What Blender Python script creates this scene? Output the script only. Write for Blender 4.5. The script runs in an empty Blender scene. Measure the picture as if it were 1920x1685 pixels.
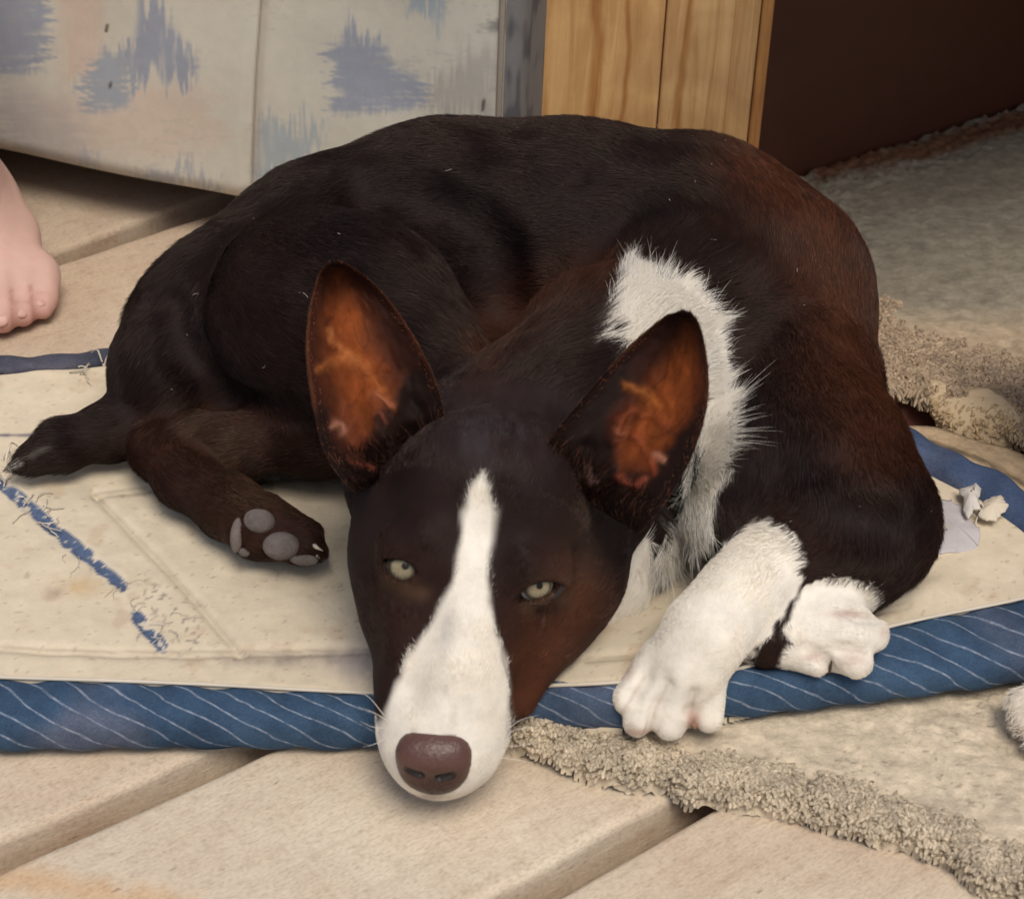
import bpy, math, random
import numpy as np
from mathutils import Vector, Matrix
R = math.radians
random.seed(7); rng = np.random.default_rng(7)
sc = bpy.context.scene
COL = sc.collection
FUR = True

# ------------------------------------------------------------------ camera, sky, sun, exposure
S = 0.000225                 # metres per photo pixel at the aim point
FPX = 3900.0                 # focal length in photo pixels
DIST = FPX*S
PITCH, ROLL = R(33), R(2.5)
Fw = np.array([0, math.cos(PITCH), -math.sin(PITCH)])
up0 = np.array([0, math.sin(PITCH), math.cos(PITCH)]); rt0 = np.array([1.0, 0, 0])
RT = math.cos(ROLL)*rt0 + math.sin(ROLL)*up0
UP = math.cos(ROLL)*up0 - math.sin(ROLL)*rt0
CAM = -Fw*DIST
cd = bpy.data.cameras.new('camera'); cam = bpy.data.objects.new('camera', cd); COL.objects.link(cam)
m = Matrix(((RT[0], UP[0], -Fw[0], CAM[0]), (RT[1], UP[1], -Fw[1], CAM[1]), (RT[2], UP[2], -Fw[2], CAM[2]), (0, 0, 0, 1)))
cam.matrix_world = m
cd.sensor_fit = 'HORIZONTAL'; cd.angle = 2*math.atan(960/FPX); cd.clip_start = .02; cd.clip_end = 300
cd.dof.use_dof = True; cd.dof.focus_distance = .80; cd.dof.aperture_fstop = 22.0
sc.camera = cam
SUN_EL, SUN_AZ = R(60), R(14)       # azimuth: from behind the camera's left
w = bpy.data.worlds.new('World'); sc.world = w; w.use_nodes = True
nt = w.node_tree; nt.nodes.clear()
sky = nt.nodes.new('ShaderNodeTexSky'); sky.sky_type = 'NISHITA'; sky.sun_disc = False
sky.sun_elevation = SUN_EL; sky.sun_rotation = math.pi+SUN_AZ*-1; sky.air_density = 1.0; sky.dust_density = 3.5; sky.ozone_density = 1.0
bg = nt.nodes.new('ShaderNodeBackground'); bg.inputs[1].default_value = .085
wo = nt.nodes.new('ShaderNodeOutputWorld')
nt.links.new(sky.outputs[0], bg.inputs[0]); nt.links.new(bg.outputs[0], wo.inputs[0])
sd = bpy.data.lights.new('sun', 'SUN'); sd.energy = 1.75; sd.angle = R(26); sd.color = (1, .93, .84)
sun = bpy.data.objects.new('sun', sd); COL.objects.link(sun)
sdir = Vector((math.sin(SUN_AZ)*math.cos(SUN_EL), -math.cos(SUN_AZ)*math.cos(SUN_EL), math.sin(SUN_EL)))
sun.rotation_euler = sdir.to_track_quat('Z', 'Y').to_euler(); sun.location = sdir*3
sc.view_settings.view_transform = 'Standard'; sc.view_settings.look = 'None'
sc.view_settings.exposure = 0.25; sc.view_settings.gamma = 1.0; sc.view_settings.use_curve_mapping = False
sc.render.engine = 'CYCLES'
sc.cycles.use_denoising = True
sc.cycles.max_bounces = 6

# ------------------------------------------------------------------ helpers: pixels <-> world
def ray(px, py):
    d = Fw + (px-960)/FPX*RT - (py-842.5)/FPX*UP
    return d
def U(px, py, z):
    d = ray(px, py); return CAM + d*((z-CAM[2])/d[2])
def UV(px, py, z):            # vectorised
    px = np.asarray(px, float); py = np.asarray(py, float)
    d = Fw[None] + ((px-960)/FPX)[:, None]*RT[None] - ((py-842.5)/FPX)[:, None]*UP[None]
    return CAM[None] + d*((z-CAM[2])/d[:, 2])[:, None]
def proj(P):
    q = P-CAM; dep = q@Fw
    return 960+FPX*(q@RT)/dep, 842.5-FPX*(q@UP)/dep
def depth(p): return float((np.asarray(p)-CAM)@Fw)
def rad(rpx, p): return rpx*depth(p)/FPX

# ------------------------------------------------------------------ numpy noise
def _h(i, j, k, s):
    n = (i*374761393 + j*668265263 + k*2147483647 + s*974634777) & 0xffffffff
    n = ((n ^ (n >> 13))*1274126177) & 0xffffffff
    n = ((n ^ (n >> 16))*2246822519) & 0xffffffff
    return ((n ^ (n >> 15)) & 0xffffff)/float(0xffffff)
def vn(P, f=1.0, s=0):
    P = np.asarray(P, float)*f
    if P.shape[-1] == 2: P = np.concatenate([P, np.zeros(P.shape[:-1]+(1,))], -1)
    I = np.floor(P).astype(np.int64); t = P-I; t = t*t*(3-2*t)
    i, j, k = I[..., 0], I[..., 1], I[..., 2]; a, b, c = t[..., 0], t[..., 1], t[..., 2]
    r = 0
    for di, wa in ((0, 1-a), (1, a)):
        for dj, wb in ((0, 1-b), (1, b)):
            for dk, wc in ((0, 1-c), (1, c)):
                r = r + wa*wb*wc*_h(i+di, j+dj, k+dk, s)
    return r*2-1
def fbm(P, f=1.0, s=0, o=3):
    r = 0; a = 1; t = 0
    for q in range(o):
        r = r + a*vn(P, f, s+q*17); t += a; a *= .5; f *= 2.03
    return r/t
def ss(x, a, b):
    t = np.clip((x-a)/(b-a), 0, 1); return t*t*(3-2*t)
def polysd(x, y, poly):       # signed distance to polygon (negative inside), vectorised
    poly = np.asarray(poly, float); d = np.full(x.shape, 1e18); ins = np.zeros(x.shape, bool)
    n = len(poly)
    for i in range(n):
        ax, ay = poly[i]; bx, by = poly[(i+1) % n]
        ex, ey = bx-ax, by-ay; wx, wy = x-ax, y-ay
        t = np.clip((wx*ex+wy*ey)/(ex*ex+ey*ey+1e-18), 0, 1)
        d = np.minimum(d, (wx-ex*t)**2+(wy-ey*t)**2)
        c = ((ay > y) != (by > y)) & (x < (bx-ax)*(y-ay)/((by-ay) if by != ay else 1e-12)+ax)
        ins ^= c
    d = np.sqrt(d); return np.where(ins, -d, d)
def linesd(x, y, pts):
    d = np.full(x.shape, 1e18)
    for i in range(len(pts)-1):
        ax, ay = pts[i]; bx, by = pts[i+1]; ex, ey = bx-ax, by-ay; wx, wy = x-ax, y-ay
        t = np.clip((wx*ex+wy*ey)/(ex*ex+ey*ey+1e-18), 0, 1)
        d = np.minimum(d, (wx-ex*t)**2+(wy-ey*t)**2)
    return np.sqrt(d)
def srgb(r, g, b):
    f = lambda c: c/12.92 if c <= .04045 else ((c+.055)/1.055)**2.4
    return np.array([f(r/255), f(g/255), f(b/255)])
def cr(pts, n):               # resampled Catmull-Rom
    P = np.asarray(pts, float); P = np.concatenate([[2*P[0]-P[1]], P, [2*P[-1]-P[-2]]])
    out = []; m_ = len(P)-3
    for q in np.linspace(0, m_-1e-9, n):
        i = int(q); t = q-i; p0, p1, p2, p3 = P[i:i+4]
        out.append(.5*((2*p1)+(-p0+p2)*t+(2*p0-5*p1+4*p2-p3)*t*t+(-p0+3*p1-3*p2+p3)*t**3))
    return np.array(out)

# ------------------------------------------------------------------ helpers: objects
def tag(o, label=None, cat=None, group=None, kind=None):
    if label: o['label'] = label
    if cat: o['category'] = cat
    if group: o['group'] = group
    if kind: o['kind'] = kind
    return o
def link(o, parent=None):
    COL.objects.link(o)
    if parent is not None: o.parent = parent
    return o
def mk(name, V, F, mat, parent=None, col=None, vec=None, smooth=True, loc=None):
    """mesh from arrays; F: list of arrays (tris / quads)"""
    V = np.asarray(V, float)
    if not isinstance(F, (list, tuple)): F = [F]
    F = [np.asarray(f, np.int64) for f in F if len(f)]
    me = bpy.data.meshes.new(name)
    me.vertices.add(len(V)); me.vertices.foreach_set('co', V.astype(np.float32).ravel())
    tot = sum(f.size for f in F); me.loops.add(tot)
    me.loops.foreach_set('vertex_index', np.concatenate([f.ravel() for f in F]).astype(np.int32))
    sizes = np.concatenate([np.full(len(f), f.shape[1]) for f in F]); st = np.concatenate([[0], np.cumsum(sizes)[:-1]])
    me.polygons.add(len(sizes)); me.polygons.foreach_set('loop_start', st.astype(np.int32))
    me.polygons.foreach_set('use_smooth', np.full(len(sizes), smooth))
    me.update(calc_edges=True); me.validate()
    if col is not None:
        a = me.color_attributes.new('Col', 'FLOAT_COLOR', 'POINT')
        c = np.ones((len(V), 4), np.float32); c[:, :3] = col; a.data.foreach_set('color', c.ravel())
    if vec is not None:
        a = me.attributes.new('wc', 'FLOAT_VECTOR', 'POINT'); a.data.foreach_set('vector', np.asarray(vec, np.float32).ravel())
    me.materials.append(mat)
    o = bpy.data.objects.new(name, me); link(o, parent)
    if loc is not None: o.location = loc
    return o
def empty(name, loc=(0, 0, 0), parent=None):
    o = bpy.data.objects.new(name, None); o.empty_display_size = .02; link(o, parent); o.location = loc
    return o
def gridf(nu, nv, closeu=False, closev=False):
    a = np.arange(nu*nv).reshape(nu, nv)
    if closeu: a = np.concatenate([a, a[:1]], 0)
    if closev: a = np.concatenate([a, a[:, :1]], 1)
    return np.stack([a[:-1, :-1], a[1:, :-1], a[1:, 1:], a[:-1, 1:]], -1).reshape(-1, 4)
def tube(P, r, k=8, cap=True):
    """tube arrays round a polyline; r scalar or list"""
    P = np.asarray(P, float); n = len(P); r = np.broadcast_to(np.asarray(r, float), (n,))
    T = np.gradient(P, axis=0); T /= np.linalg.norm(T, axis=1)[:, None]+1e-12
    a = np.array([0, 0, 1.0]) if abs(T[0][2]) < .9 else np.array([1.0, 0, 0])
    V = []; u = np.cross(T[0], a); u /= np.linalg.norm(u)
    for i in range(n):
        u = u-T[i]*(u@T[i]); u /= np.linalg.norm(u)+1e-12; v = np.cross(T[i], u)
        th = np.arange(k)*2*math.pi/k
        V.append(P[i]+r[i]*(np.cos(th)[:, None]*u+np.sin(th)[:, None]*v))
    V = np.concatenate(V); F = [gridf(n, k, closev=True)]
    if cap:
        V = np.concatenate([V, [P[0], P[-1]]]); c0, c1 = n*k, n*k+1
        q = np.arange(k); F.append(np.stack([np.full(k, c0), q, (q+1) % k], -1)); b = (n-1)*k
        F.append(np.stack([np.full(k, c1), b+(q+1) % k, b+q], -1))
    return V, F
def merge(parts):
    V = []; F3 = []; F4 = []; o = 0
    for v, fs in parts:
        V.append(v)
        for f in (fs if isinstance(fs, (list, tuple)) else [fs]):
            (F4 if f.shape[1] == 4 else F3).append(f+o)
        o += len(v)
    out = []
    if F3: out.append(np.concatenate(F3))
    if F4: out.append(np.concatenate(F4))
    return np.concatenate(V), out
def strands(name, Ps, rads, mat, parent, cols=None, label=None):
    """Ps (N,K,3) ; rads (N,K) or (K,) ; hair curves object"""
    N, K, _ = Ps.shape
    hc = bpy.data.hair_curves.new(name); hc.add_curves([K]*N)
    hc.attributes['position'].data.foreach_set('vector', Ps.astype(np.float32).ravel()) if 'position' in hc.attributes else hc.position_data.foreach_set('vector', Ps.astype(np.float32).ravel())
    a = hc.attributes.get('radius') or hc.attributes.new('radius', 'FLOAT', 'POINT')
    a.data.foreach_set('value', np.broadcast_to(rads, (N, K)).astype(np.float32).ravel())
    if cols is not None:
        a = hc.attributes.new('Col', 'FLOAT_COLOR', 'CURVE'); c = np.ones((N, 4), np.float32); c[:, :3] = cols
        a.data.foreach_set('color', c.ravel())
    hc.materials.append(mat)
    o = bpy.data.objects.new(name, hc); link(o, parent); o['kind'] = 'stuff'
    return o

# ------------------------------------------------------------------ materials
class NT:
    def __init__(s, name):
        s.m = bpy.data.materials.new(name); s.m.use_nodes = True; s.t = s.m.node_tree
        s.b = s.t.nodes['Principled BSDF']; s.out = s.t.nodes['Material Output']
    def n(s, typ, **kw):
        q = s.t.nodes.new(typ)
        for k, v in kw.items(): setattr(q, k, v)
        return q
    def l(s, a, b): s.t.links.new(a, b)
    def attr(s, name): q = s.n('ShaderNodeAttribute'); q.attribute_name = name; return q
    def noise(s, vec, scale, detail=4, rough=.6, dist=0):
        q = s.n('ShaderNodeTexNoise'); q.inputs['Scale'].default_value = scale; q.inputs['Detail'].default_value = detail
        q.inputs['Roughness'].default_value = rough; q.inputs['Distortion'].default_value = dist
        if vec is not None: s.l(vec, q.inputs['Vector'])
        return q.outputs['Fac']
    def ramp(s, fac, stops):
        q = s.n('ShaderNodeValToRGB'); e = q.color_ramp.elements
        while len(e) < len(stops): e.new(.5)
        for i, (p, c) in enumerate(stops): e[i].position = p; e[i].color = (*c, 1) if len(c) == 3 else c
        s.l(fac, q.inputs[0]); return q.outputs[0]
    def mix(s, fac, a, b, mode='MIX'):
        q = s.n('ShaderNodeMix', data_type='RGBA', blend_type=mode)
        for v, i in ((fac, 0), (a, 6), (b, 7)):
            if hasattr(v, 'is_linked') or hasattr(v, 'node'): s.l(v, q.inputs[i])
            else: q.inputs[i].default_value = v if i == 0 else (*v, 1)
        return q.outputs[2]
    def map(s, vec, scale):
        q = s.n('ShaderNodeMapping'); q.inputs['Scale'].default_value = scale; s.l(vec, q.inputs[0]); return q.outputs[0]
    def bump(s, h, strength, dist, prev=None):
        q = s.n('ShaderNodeBump'); q.inputs['Strength'].default_value = strength; q.inputs['Distance'].default_value = dist
        s.l(h, q.inputs['Height'])
        if prev is not None: s.l(prev, q.inputs['Normal'])
        return q.outputs[0]
    def set(s, **kw):
        for k, v in kw.items():
            i = s.b.inputs[k]
            if hasattr(v, 'node'): s.l(v, i)
            else: i.default_value = (*v, 1) if (isinstance(v, (tuple, list, np.ndarray)) and len(v) == 3 and 'Radius' not in k) else v
        return s.m
def obco(q): return q.n('ShaderNodeTexCoord').outputs['Object']

def mat_plain(name, c, rough=.6, bumpscale=0, bs=.2, bd=.0005, spec=.5, **kw):
    q = NT(name); nrm = None; o = obco(q)
    base = q.mix(q.noise(o, 60), tuple(np.array(c)*.82), tuple(np.minimum(np.array(c)*1.15, 1)))
    if bumpscale: q.set(Normal=q.bump(q.noise(o, bumpscale), bs, bd))
    return q.set(**{'Base Color': base, 'Roughness': rough, 'Specular IOR Level': spec}, **kw)
def mat_vc(name, rough=.8, bumpscale=300, bs=.4, bd=.0004, vary=.12, spec=.3, sheen=0, weave=0):
    q = NT(name); o = obco(q); c = q.attr('Col').outputs['Color']
    f = q.ramp(q.noise(o, 130, 5, .7), [(.25, (1-vary*1.6,)*3), (.75, (1+vary,)*3)])
    nb = q.bump(q.noise(o, bumpscale, 5, .7), bs, bd)
    if weave:
        wv = q.n('ShaderNodeTexWave'); wv.inputs['Scale'].default_value = weave; wv.inputs['Distortion'].default_value = 2
        q.l(o, wv.inputs[0]); nb = q.bump(wv.outputs['Fac'], .25, .0003, nb)
    q.set(Normal=nb)
    if sheen: q.set(**{'Sheen Weight': sheen})
    return q.set(**{'Base Color': q.mix(1.0, c, f, 'MULTIPLY'), 'Roughness': rough, 'Specular IOR Level': spec})

def mat_deck():
    q = NT('weathered_board'); a = q.attr('wc').outputs['Vector']
    al = q.map(a, (7, 120, 1)); al2 = q.map(a, (12, 60, 1))
    g1 = q.noise(al, 1.0, 7, .62, .6); g2 = q.noise(a, 14, 6, .65); g3 = q.noise(al2, 5, 5, .7)
    base = q.ramp(g2, [(.28, tuple(srgb(193, 171, 148))), (.5, tuple(srgb(207, 191, 168))), (.72, tuple(srgb(218, 206, 184)))])
    gr = q.ramp(g1, [(.30, (.84, .78, .73)), (.46, (1, 1, 1)), (.8, (1.03, 1.02, 1.0))])
    c = q.mix(.42, base, gr, 'MULTIPLY')
    mo = q.ramp(q.noise(q.map(a, (1, 1.8, 1)), 130, 7, .8), [(.33, (.76, .71, .68)), (.5, (1, 1, 1)), (.72, (1.06, 1.06, 1.06))]); c = q.mix(.75, c, mo, 'MULTIPLY')
    sp = q.ramp(q.noise(q.map(a, (30, 75, 1)), 1.2, 5, .75), [(.64, (1, 1, 1)), (.72, (.50, .42, .36))])
    c = q.mix(1.0, c, sp, 'MULTIPLY')
    fk = q.ramp(q.noise(q.map(a, (1, 2, 1)), 520, 2, .5), [(.30, (.86, .83, .81)), (.5, (1, 1, 1)), (.7, (1.07, 1.07, 1.07))]); c = q.mix(1.0, c, fk, 'MULTIPLY')
    dg = q.ramp(q.noise(q.map(a, (1, 2.2, 1)), 160, 2, .5), [(.69, (1, 1, 1)), (.78, (.55, .46, .40))]); c = q.mix(.8, c, dg, 'MULTIPLY')
    pk = q.ramp(q.noise(a, 9, 3, .5), [(.60, (1, 1, 1)), (.78, (1.0, .88, .83))])
    c = q.mix(.8, c, pk, 'MULTIPLY')
    c = q.mix(1.0, c, q.attr('Col').outputs['Color'], 'MULTIPLY')
    nb = q.bump(g1, .22, .0009); nb = q.bump(g3, .5, .0009, nb); nb = q.bump(q.noise(a, 900, 3, .7), .25, .0002, nb)
    return q.set(**{'Base Color': c, 'Roughness': .78, 'Normal': nb, 'Specular IOR Level': .25})
def mat_pine():
    q = NT('pine_board'); a = q.attr('wc').outputs['Vector']
    g = q.noise(q.map(a, (90, 1, 7)), 1, 6, .6, 2.5); g2 = q.noise(q.map(a, (1, 1, .5)), 70, 6, .7); g3 = q.noise(a, 26, 3, .5, 1.0)
    base = q.ramp(g, [(.28, tuple(srgb(176, 132, 84))), (.5, tuple(srgb(202, 164, 112))), (.72, tuple(srgb(214, 180, 128)))])
    c = q.mix(.5, base, q.ramp(g2, [(.3, (.82, .76, .7)), (.6, (1.05, 1.03, 1))]), 'MULTIPLY')
    c = q.mix(.8, c, q.ramp(g3, [(.35, (.84, .76, .70)), (.65, (1.08, 1.05, 1.0))]), 'MULTIPLY')
    sp = q.n('ShaderNodeSeparateXYZ'); q.l(a, sp.inputs[0])
    for x0, w_ in PINE_STAIN:
        m1 = q.n('ShaderNodeMath', operation='SUBTRACT'); q.l(sp.outputs[0], m1.inputs[0]); m1.inputs[1].default_value = x0
        nz = q.n('ShaderNodeMath', operation='MULTIPLY_ADD'); q.l(q.noise(q.map(a, (4, 4, 14)), 1, 3, .6), nz.inputs[0]); nz.inputs[1].default_value = .012; q.l(m1.outputs[0], nz.inputs[2])
        m2 = q.n('ShaderNodeMath', operation='SUBTRACT'); q.l(nz.outputs[0], m2.inputs[0]); m2.inputs[1].default_value = .006
        m3 = q.n('ShaderNodeMath', operation='ABSOLUTE'); q.l(m2.outputs[0], m3.inputs[0]); m4 = q.n('ShaderNodeMath', operation='DIVIDE'); q.l(m3.outputs[0], m4.inputs[0]); m4.inputs[1].default_value = w_
        c = q.mix(.8, c, q.ramp(m4.outputs[0], [(.25, (.62, .44, .26)), (1.0, (1, 1, 1))]), 'MULTIPLY')
    c = q.mix(1.0, c, q.attr('Col').outputs['Color'], 'MULTIPLY')
    return q.set(**{'Base Color': c, 'Roughness': .6, 'Normal': q.bump(g, .15, .0006)})
PINE_STAIN = ((1.031, .0035), (1.045, .0018), (2.310, .0026), (1.003, .0012))
M = {}
M['deck'] = mat_deck(); M['pine'] = mat_pine()
M['fabric'] = mat_vc('ikat_print_fabric', .85, 900, .35, .0003, .05)
M['canvas'] = mat_vc('cream_canvas', .9, 700, .5, .0004, .07)
def mat_binding():
    q = NT('striped_binding'); o = obco(q); c = q.attr('Col').outputs['Color']; sp = q.n('ShaderNodeSeparateXYZ'); q.l(q.attr('wc').outputs['Vector'], sp.inputs[0])
    def mth(op, a, b=None):
        m_ = q.n('ShaderNodeMath', operation=op)
        for v_, i in ((a, 0), (b, 1)):
            if v_ is None: continue
            if hasattr(v_, 'node'): q.l(v_, m_.inputs[i])
            else: m_.inputs[i].default_value = v_
        return m_.outputs[0]
    fr = mth('ABSOLUTE', mth('SUBTRACT', mth('FRACT', sp.outputs[0]), .5))
    wob = mth('MULTIPLY', q.noise(o, 900, 3, .7), .03)
    st = q.ramp(mth('ADD', fr, wob), [(.035, (1, 1, 1)), (.085, (0, 0, 0))])
    brk = q.ramp(q.noise(o, 230, 5, .75), [(.36, (.08, .08, .08)), (.62, (.66, .66, .66))])
    f = q.mix(1.0, st, brk, 'MULTIPLY'); f = q.mix(1.0, f, sp.outputs[1], 'MULTIPLY')
    mot = q.ramp(q.noise(o, 55, 6, .75), [(.3, (.66, .68, .72)), (.5, (1, 1, 1)), (.72, (1.35, 1.3, 1.25))])
    c = q.mix(1.0, c, mot, 'MULTIPLY'); fine = q.ramp(q.noise(o, 1500, 2, .6), [(.3, (.8, .8, .8)), (.7, (1.2, 1.2, 1.2))]); c = q.mix(1.0, c, fine, 'MULTIPLY')
    c = q.mix(f, c, tuple(srgb(168, 176, 190)))
    nb = q.bump(q.noise(o, 1500, 3, .7), .45, .0003); nb = q.bump(q.noise(o, 160, 4, .6), .5, .0012, nb)
    return q.set(**{'Base Color': c, 'Roughness': .88, 'Normal': nb, 'Specular IOR Level': .2})
M['binding'] = mat_binding()
M['denim'] = mat_vc('blue_stripe_denim', .85, 1100, .5, .0003, .16)
M['rug'] = mat_vc('beige_fleece', .95, 420, .8, .0012, .26)
M['thread'] = mat_plain('pale_thread', srgb(206, 196, 178), .9)
M['darkwall'] = mat_plain('dark_stained_panel', srgb(84, 44, 24), .6, 40, .3, .0008)
M['roof'] = mat_plain('kennel_roof_board', srgb(120, 90, 60), .8)
M['soil'] = mat_plain('dark_soil', (.03, .022, .016), .95)
M['foam'] = mat_plain('yellowed_foam', srgb(206, 184, 150), .95, 260, .6, .0012)
M['hollow'] = mat_plain('red_brown_wood', srgb(92, 38, 16), .7, 90, .4, .001)
M['skin'] = mat_vc('pale_skin', .65, 500, .25, .0003, .05, spec=.4)
M['skin'].node_tree.nodes['Principled BSDF'].inputs['Subsurface Weight'].default_value = .15
M['skin'].node_tree.nodes['Principled BSDF'].inputs['Subsurface Scale'].default_value = .003
M['skin'].node_tree.nodes['Principled BSDF'].inputs['Subsurface Radius'].default_value = (1, .4, .25)
M['coat'] = mat_vc('coat_skin', .7, 500, .5, .0005, .12, spec=.15)
M['nail'] = mat_plain('claw_horn', srgb(60, 48, 42), .35)
M['toenail'] = mat_plain('foot_nail', srgb(200, 158, 144), .5)
M['pad'] = mat_plain('grey_paw_pad', srgb(112, 101, 99), .85, 1300, 1.0, .0007)
M['padv'] = mat_vc('grey_pad_leather', .85, 1400, 1.0, .0007, .18, spec=.2)
M['pinkpad'] = mat_plain('pink_paw_pad', srgb(170, 125, 108), .7, 500, .7, .0004)
def mat_fur():
    q = NT('fur_strands'); c = q.attr('Col').outputs['Color']
    q.set(**{'Base Color': c, 'Roughness': .42, 'Specular IOR Level': .34, 'Specular Tint': (1.0, .82, .70)})
    return q.m
M['fur'] = mat_fur()

# ================================================================== GROUND + DECK
ground = mk('ground', [(-8, -8, -.22), (8, -8, -.22), (8, 8, -.22), (-8, 8, -.22)], np.array([[0, 1, 2, 3]]), M['soil'], smooth=False)
tag(ground, kind='structure')

def gline(p, q):              # pixel line -> ground line, (point, direction)
    a = U(*p, 0)[:2]; b = U(*q, 0)[:2]; d = (b-a)/np.linalg.norm(b-a); return a, d
lnA_u = gline((0, 1577), (354, 1422)); lnA_l = gline((12, 1622), (508, 1404))
lnB_u = gline((910, 1683), (1257, 1493)); lnB_l = gline((1042, 1685), (1357, 1507))
lnC_u = gline((90, 472), (300, 398)); lnC_l = gline((100, 496), (310, 428))
dirm = np.array([math.cos(R(38)), math.sin(R(38))]); nrm2 = np.array([-dirm[1], dirm[0]])
def at_line(ln, t):
    a, d = ln; s0 = (t-(a@dirm))/(d@dirm); return a+d*s0     # point whose along-coordinate is t
def mid_line(l1, l2, f):
    p = at_line(l1, -.3)*(1-f)+at_line(l2, -.3)*f; q_ = at_line(l1, .3)*(1-f)+at_line(l2, .3)*f
    d = (q_-p)/np.linalg.norm(q_-p); return p, d
def shift(ln, s_): return ln[0]+nrm2*s_, ln[1]
deck = empty('deck'); tag(deck, kind='structure')
GAP = .019
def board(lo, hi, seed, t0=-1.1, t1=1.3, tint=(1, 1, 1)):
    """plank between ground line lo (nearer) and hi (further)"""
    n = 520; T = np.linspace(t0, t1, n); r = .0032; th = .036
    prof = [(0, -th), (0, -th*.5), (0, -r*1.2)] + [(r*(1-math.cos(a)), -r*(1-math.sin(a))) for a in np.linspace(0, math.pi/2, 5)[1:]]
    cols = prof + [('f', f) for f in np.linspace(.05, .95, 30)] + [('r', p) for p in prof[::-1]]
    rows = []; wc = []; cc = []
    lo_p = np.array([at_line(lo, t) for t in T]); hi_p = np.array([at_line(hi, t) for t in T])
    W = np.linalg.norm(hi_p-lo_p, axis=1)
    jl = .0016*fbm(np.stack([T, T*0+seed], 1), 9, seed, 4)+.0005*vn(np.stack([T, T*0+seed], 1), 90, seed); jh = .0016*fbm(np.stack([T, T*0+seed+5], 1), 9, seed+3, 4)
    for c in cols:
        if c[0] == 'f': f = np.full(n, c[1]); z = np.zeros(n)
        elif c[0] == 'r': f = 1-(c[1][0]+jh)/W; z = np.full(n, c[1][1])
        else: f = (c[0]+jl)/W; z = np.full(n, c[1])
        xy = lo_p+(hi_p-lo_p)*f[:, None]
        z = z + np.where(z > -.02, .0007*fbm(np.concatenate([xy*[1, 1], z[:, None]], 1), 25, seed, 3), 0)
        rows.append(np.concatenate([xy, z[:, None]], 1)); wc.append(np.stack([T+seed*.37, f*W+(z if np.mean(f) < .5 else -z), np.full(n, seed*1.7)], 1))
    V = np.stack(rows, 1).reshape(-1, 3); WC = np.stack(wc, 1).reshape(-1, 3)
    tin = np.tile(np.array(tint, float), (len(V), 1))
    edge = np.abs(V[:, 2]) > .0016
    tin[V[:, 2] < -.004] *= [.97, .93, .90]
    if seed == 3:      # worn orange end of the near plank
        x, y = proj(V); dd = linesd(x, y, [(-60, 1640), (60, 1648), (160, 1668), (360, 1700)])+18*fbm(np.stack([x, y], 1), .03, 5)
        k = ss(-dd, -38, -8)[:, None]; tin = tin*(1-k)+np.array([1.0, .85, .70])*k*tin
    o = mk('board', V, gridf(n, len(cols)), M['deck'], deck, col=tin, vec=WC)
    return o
gapL = mid_line(lnC_l, lnA_u, .5)
board(shift(lnA_u, 0), shift(gapL, -GAP/2), 5)                     # under the mat, near half
board(shift(gapL, GAP/2), lnC_l, 6, tint=(.84, .80, .78))                                 # under the dog; darker tint stands in for the sofa's shade
board(lnC_u, shift(lnC_u, .14), 7, tint=(.80, .76, .74))  # tint carries the shade of the sofa and seated person
board(shift(lnC_u, .16), shift(lnC_u, .30), 8)
board(lnB_u, lnA_l, 3)                                              # near plank under the nose
board(shift(lnB_l, -.14), lnB_l, 4)
board(shift(lnB_l, -.30), shift(lnB_l, -.16), 9)
board(shift(lnC_u, .32), shift(lnC_u, .46), 10); board(shift(lnC_u, .48), shift(lnC_u, .62), 11)
board(shift(lnB_l, -.46), shift(lnB_l, -.32), 12); board(shift(lnB_l, -.62), shift(lnB_l, -.48), 13)
for s_ in (-.45, 0.02, .5):    # joists carrying the planks
    V = []; c0 = nrm2*-.75+dirm*s_; c1 = nrm2*.95+dirm*s_
    for c in (c0, c1):
        for u_, z_ in ((-.02, -.038), (.02, -.038), (.02, -.15), (-.02, -.15)): V.append((*(c+dirm*u_), z_))
    F = np.array([[0, 1, 5, 4], [1, 2, 6, 5], [2, 3, 7, 6], [3, 0, 4, 7], [3, 2, 1, 0], [4, 5, 6, 7]])
    V = np.array(V); mk('joist', V, F, M['roof'], deck, smooth=False)

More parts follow.
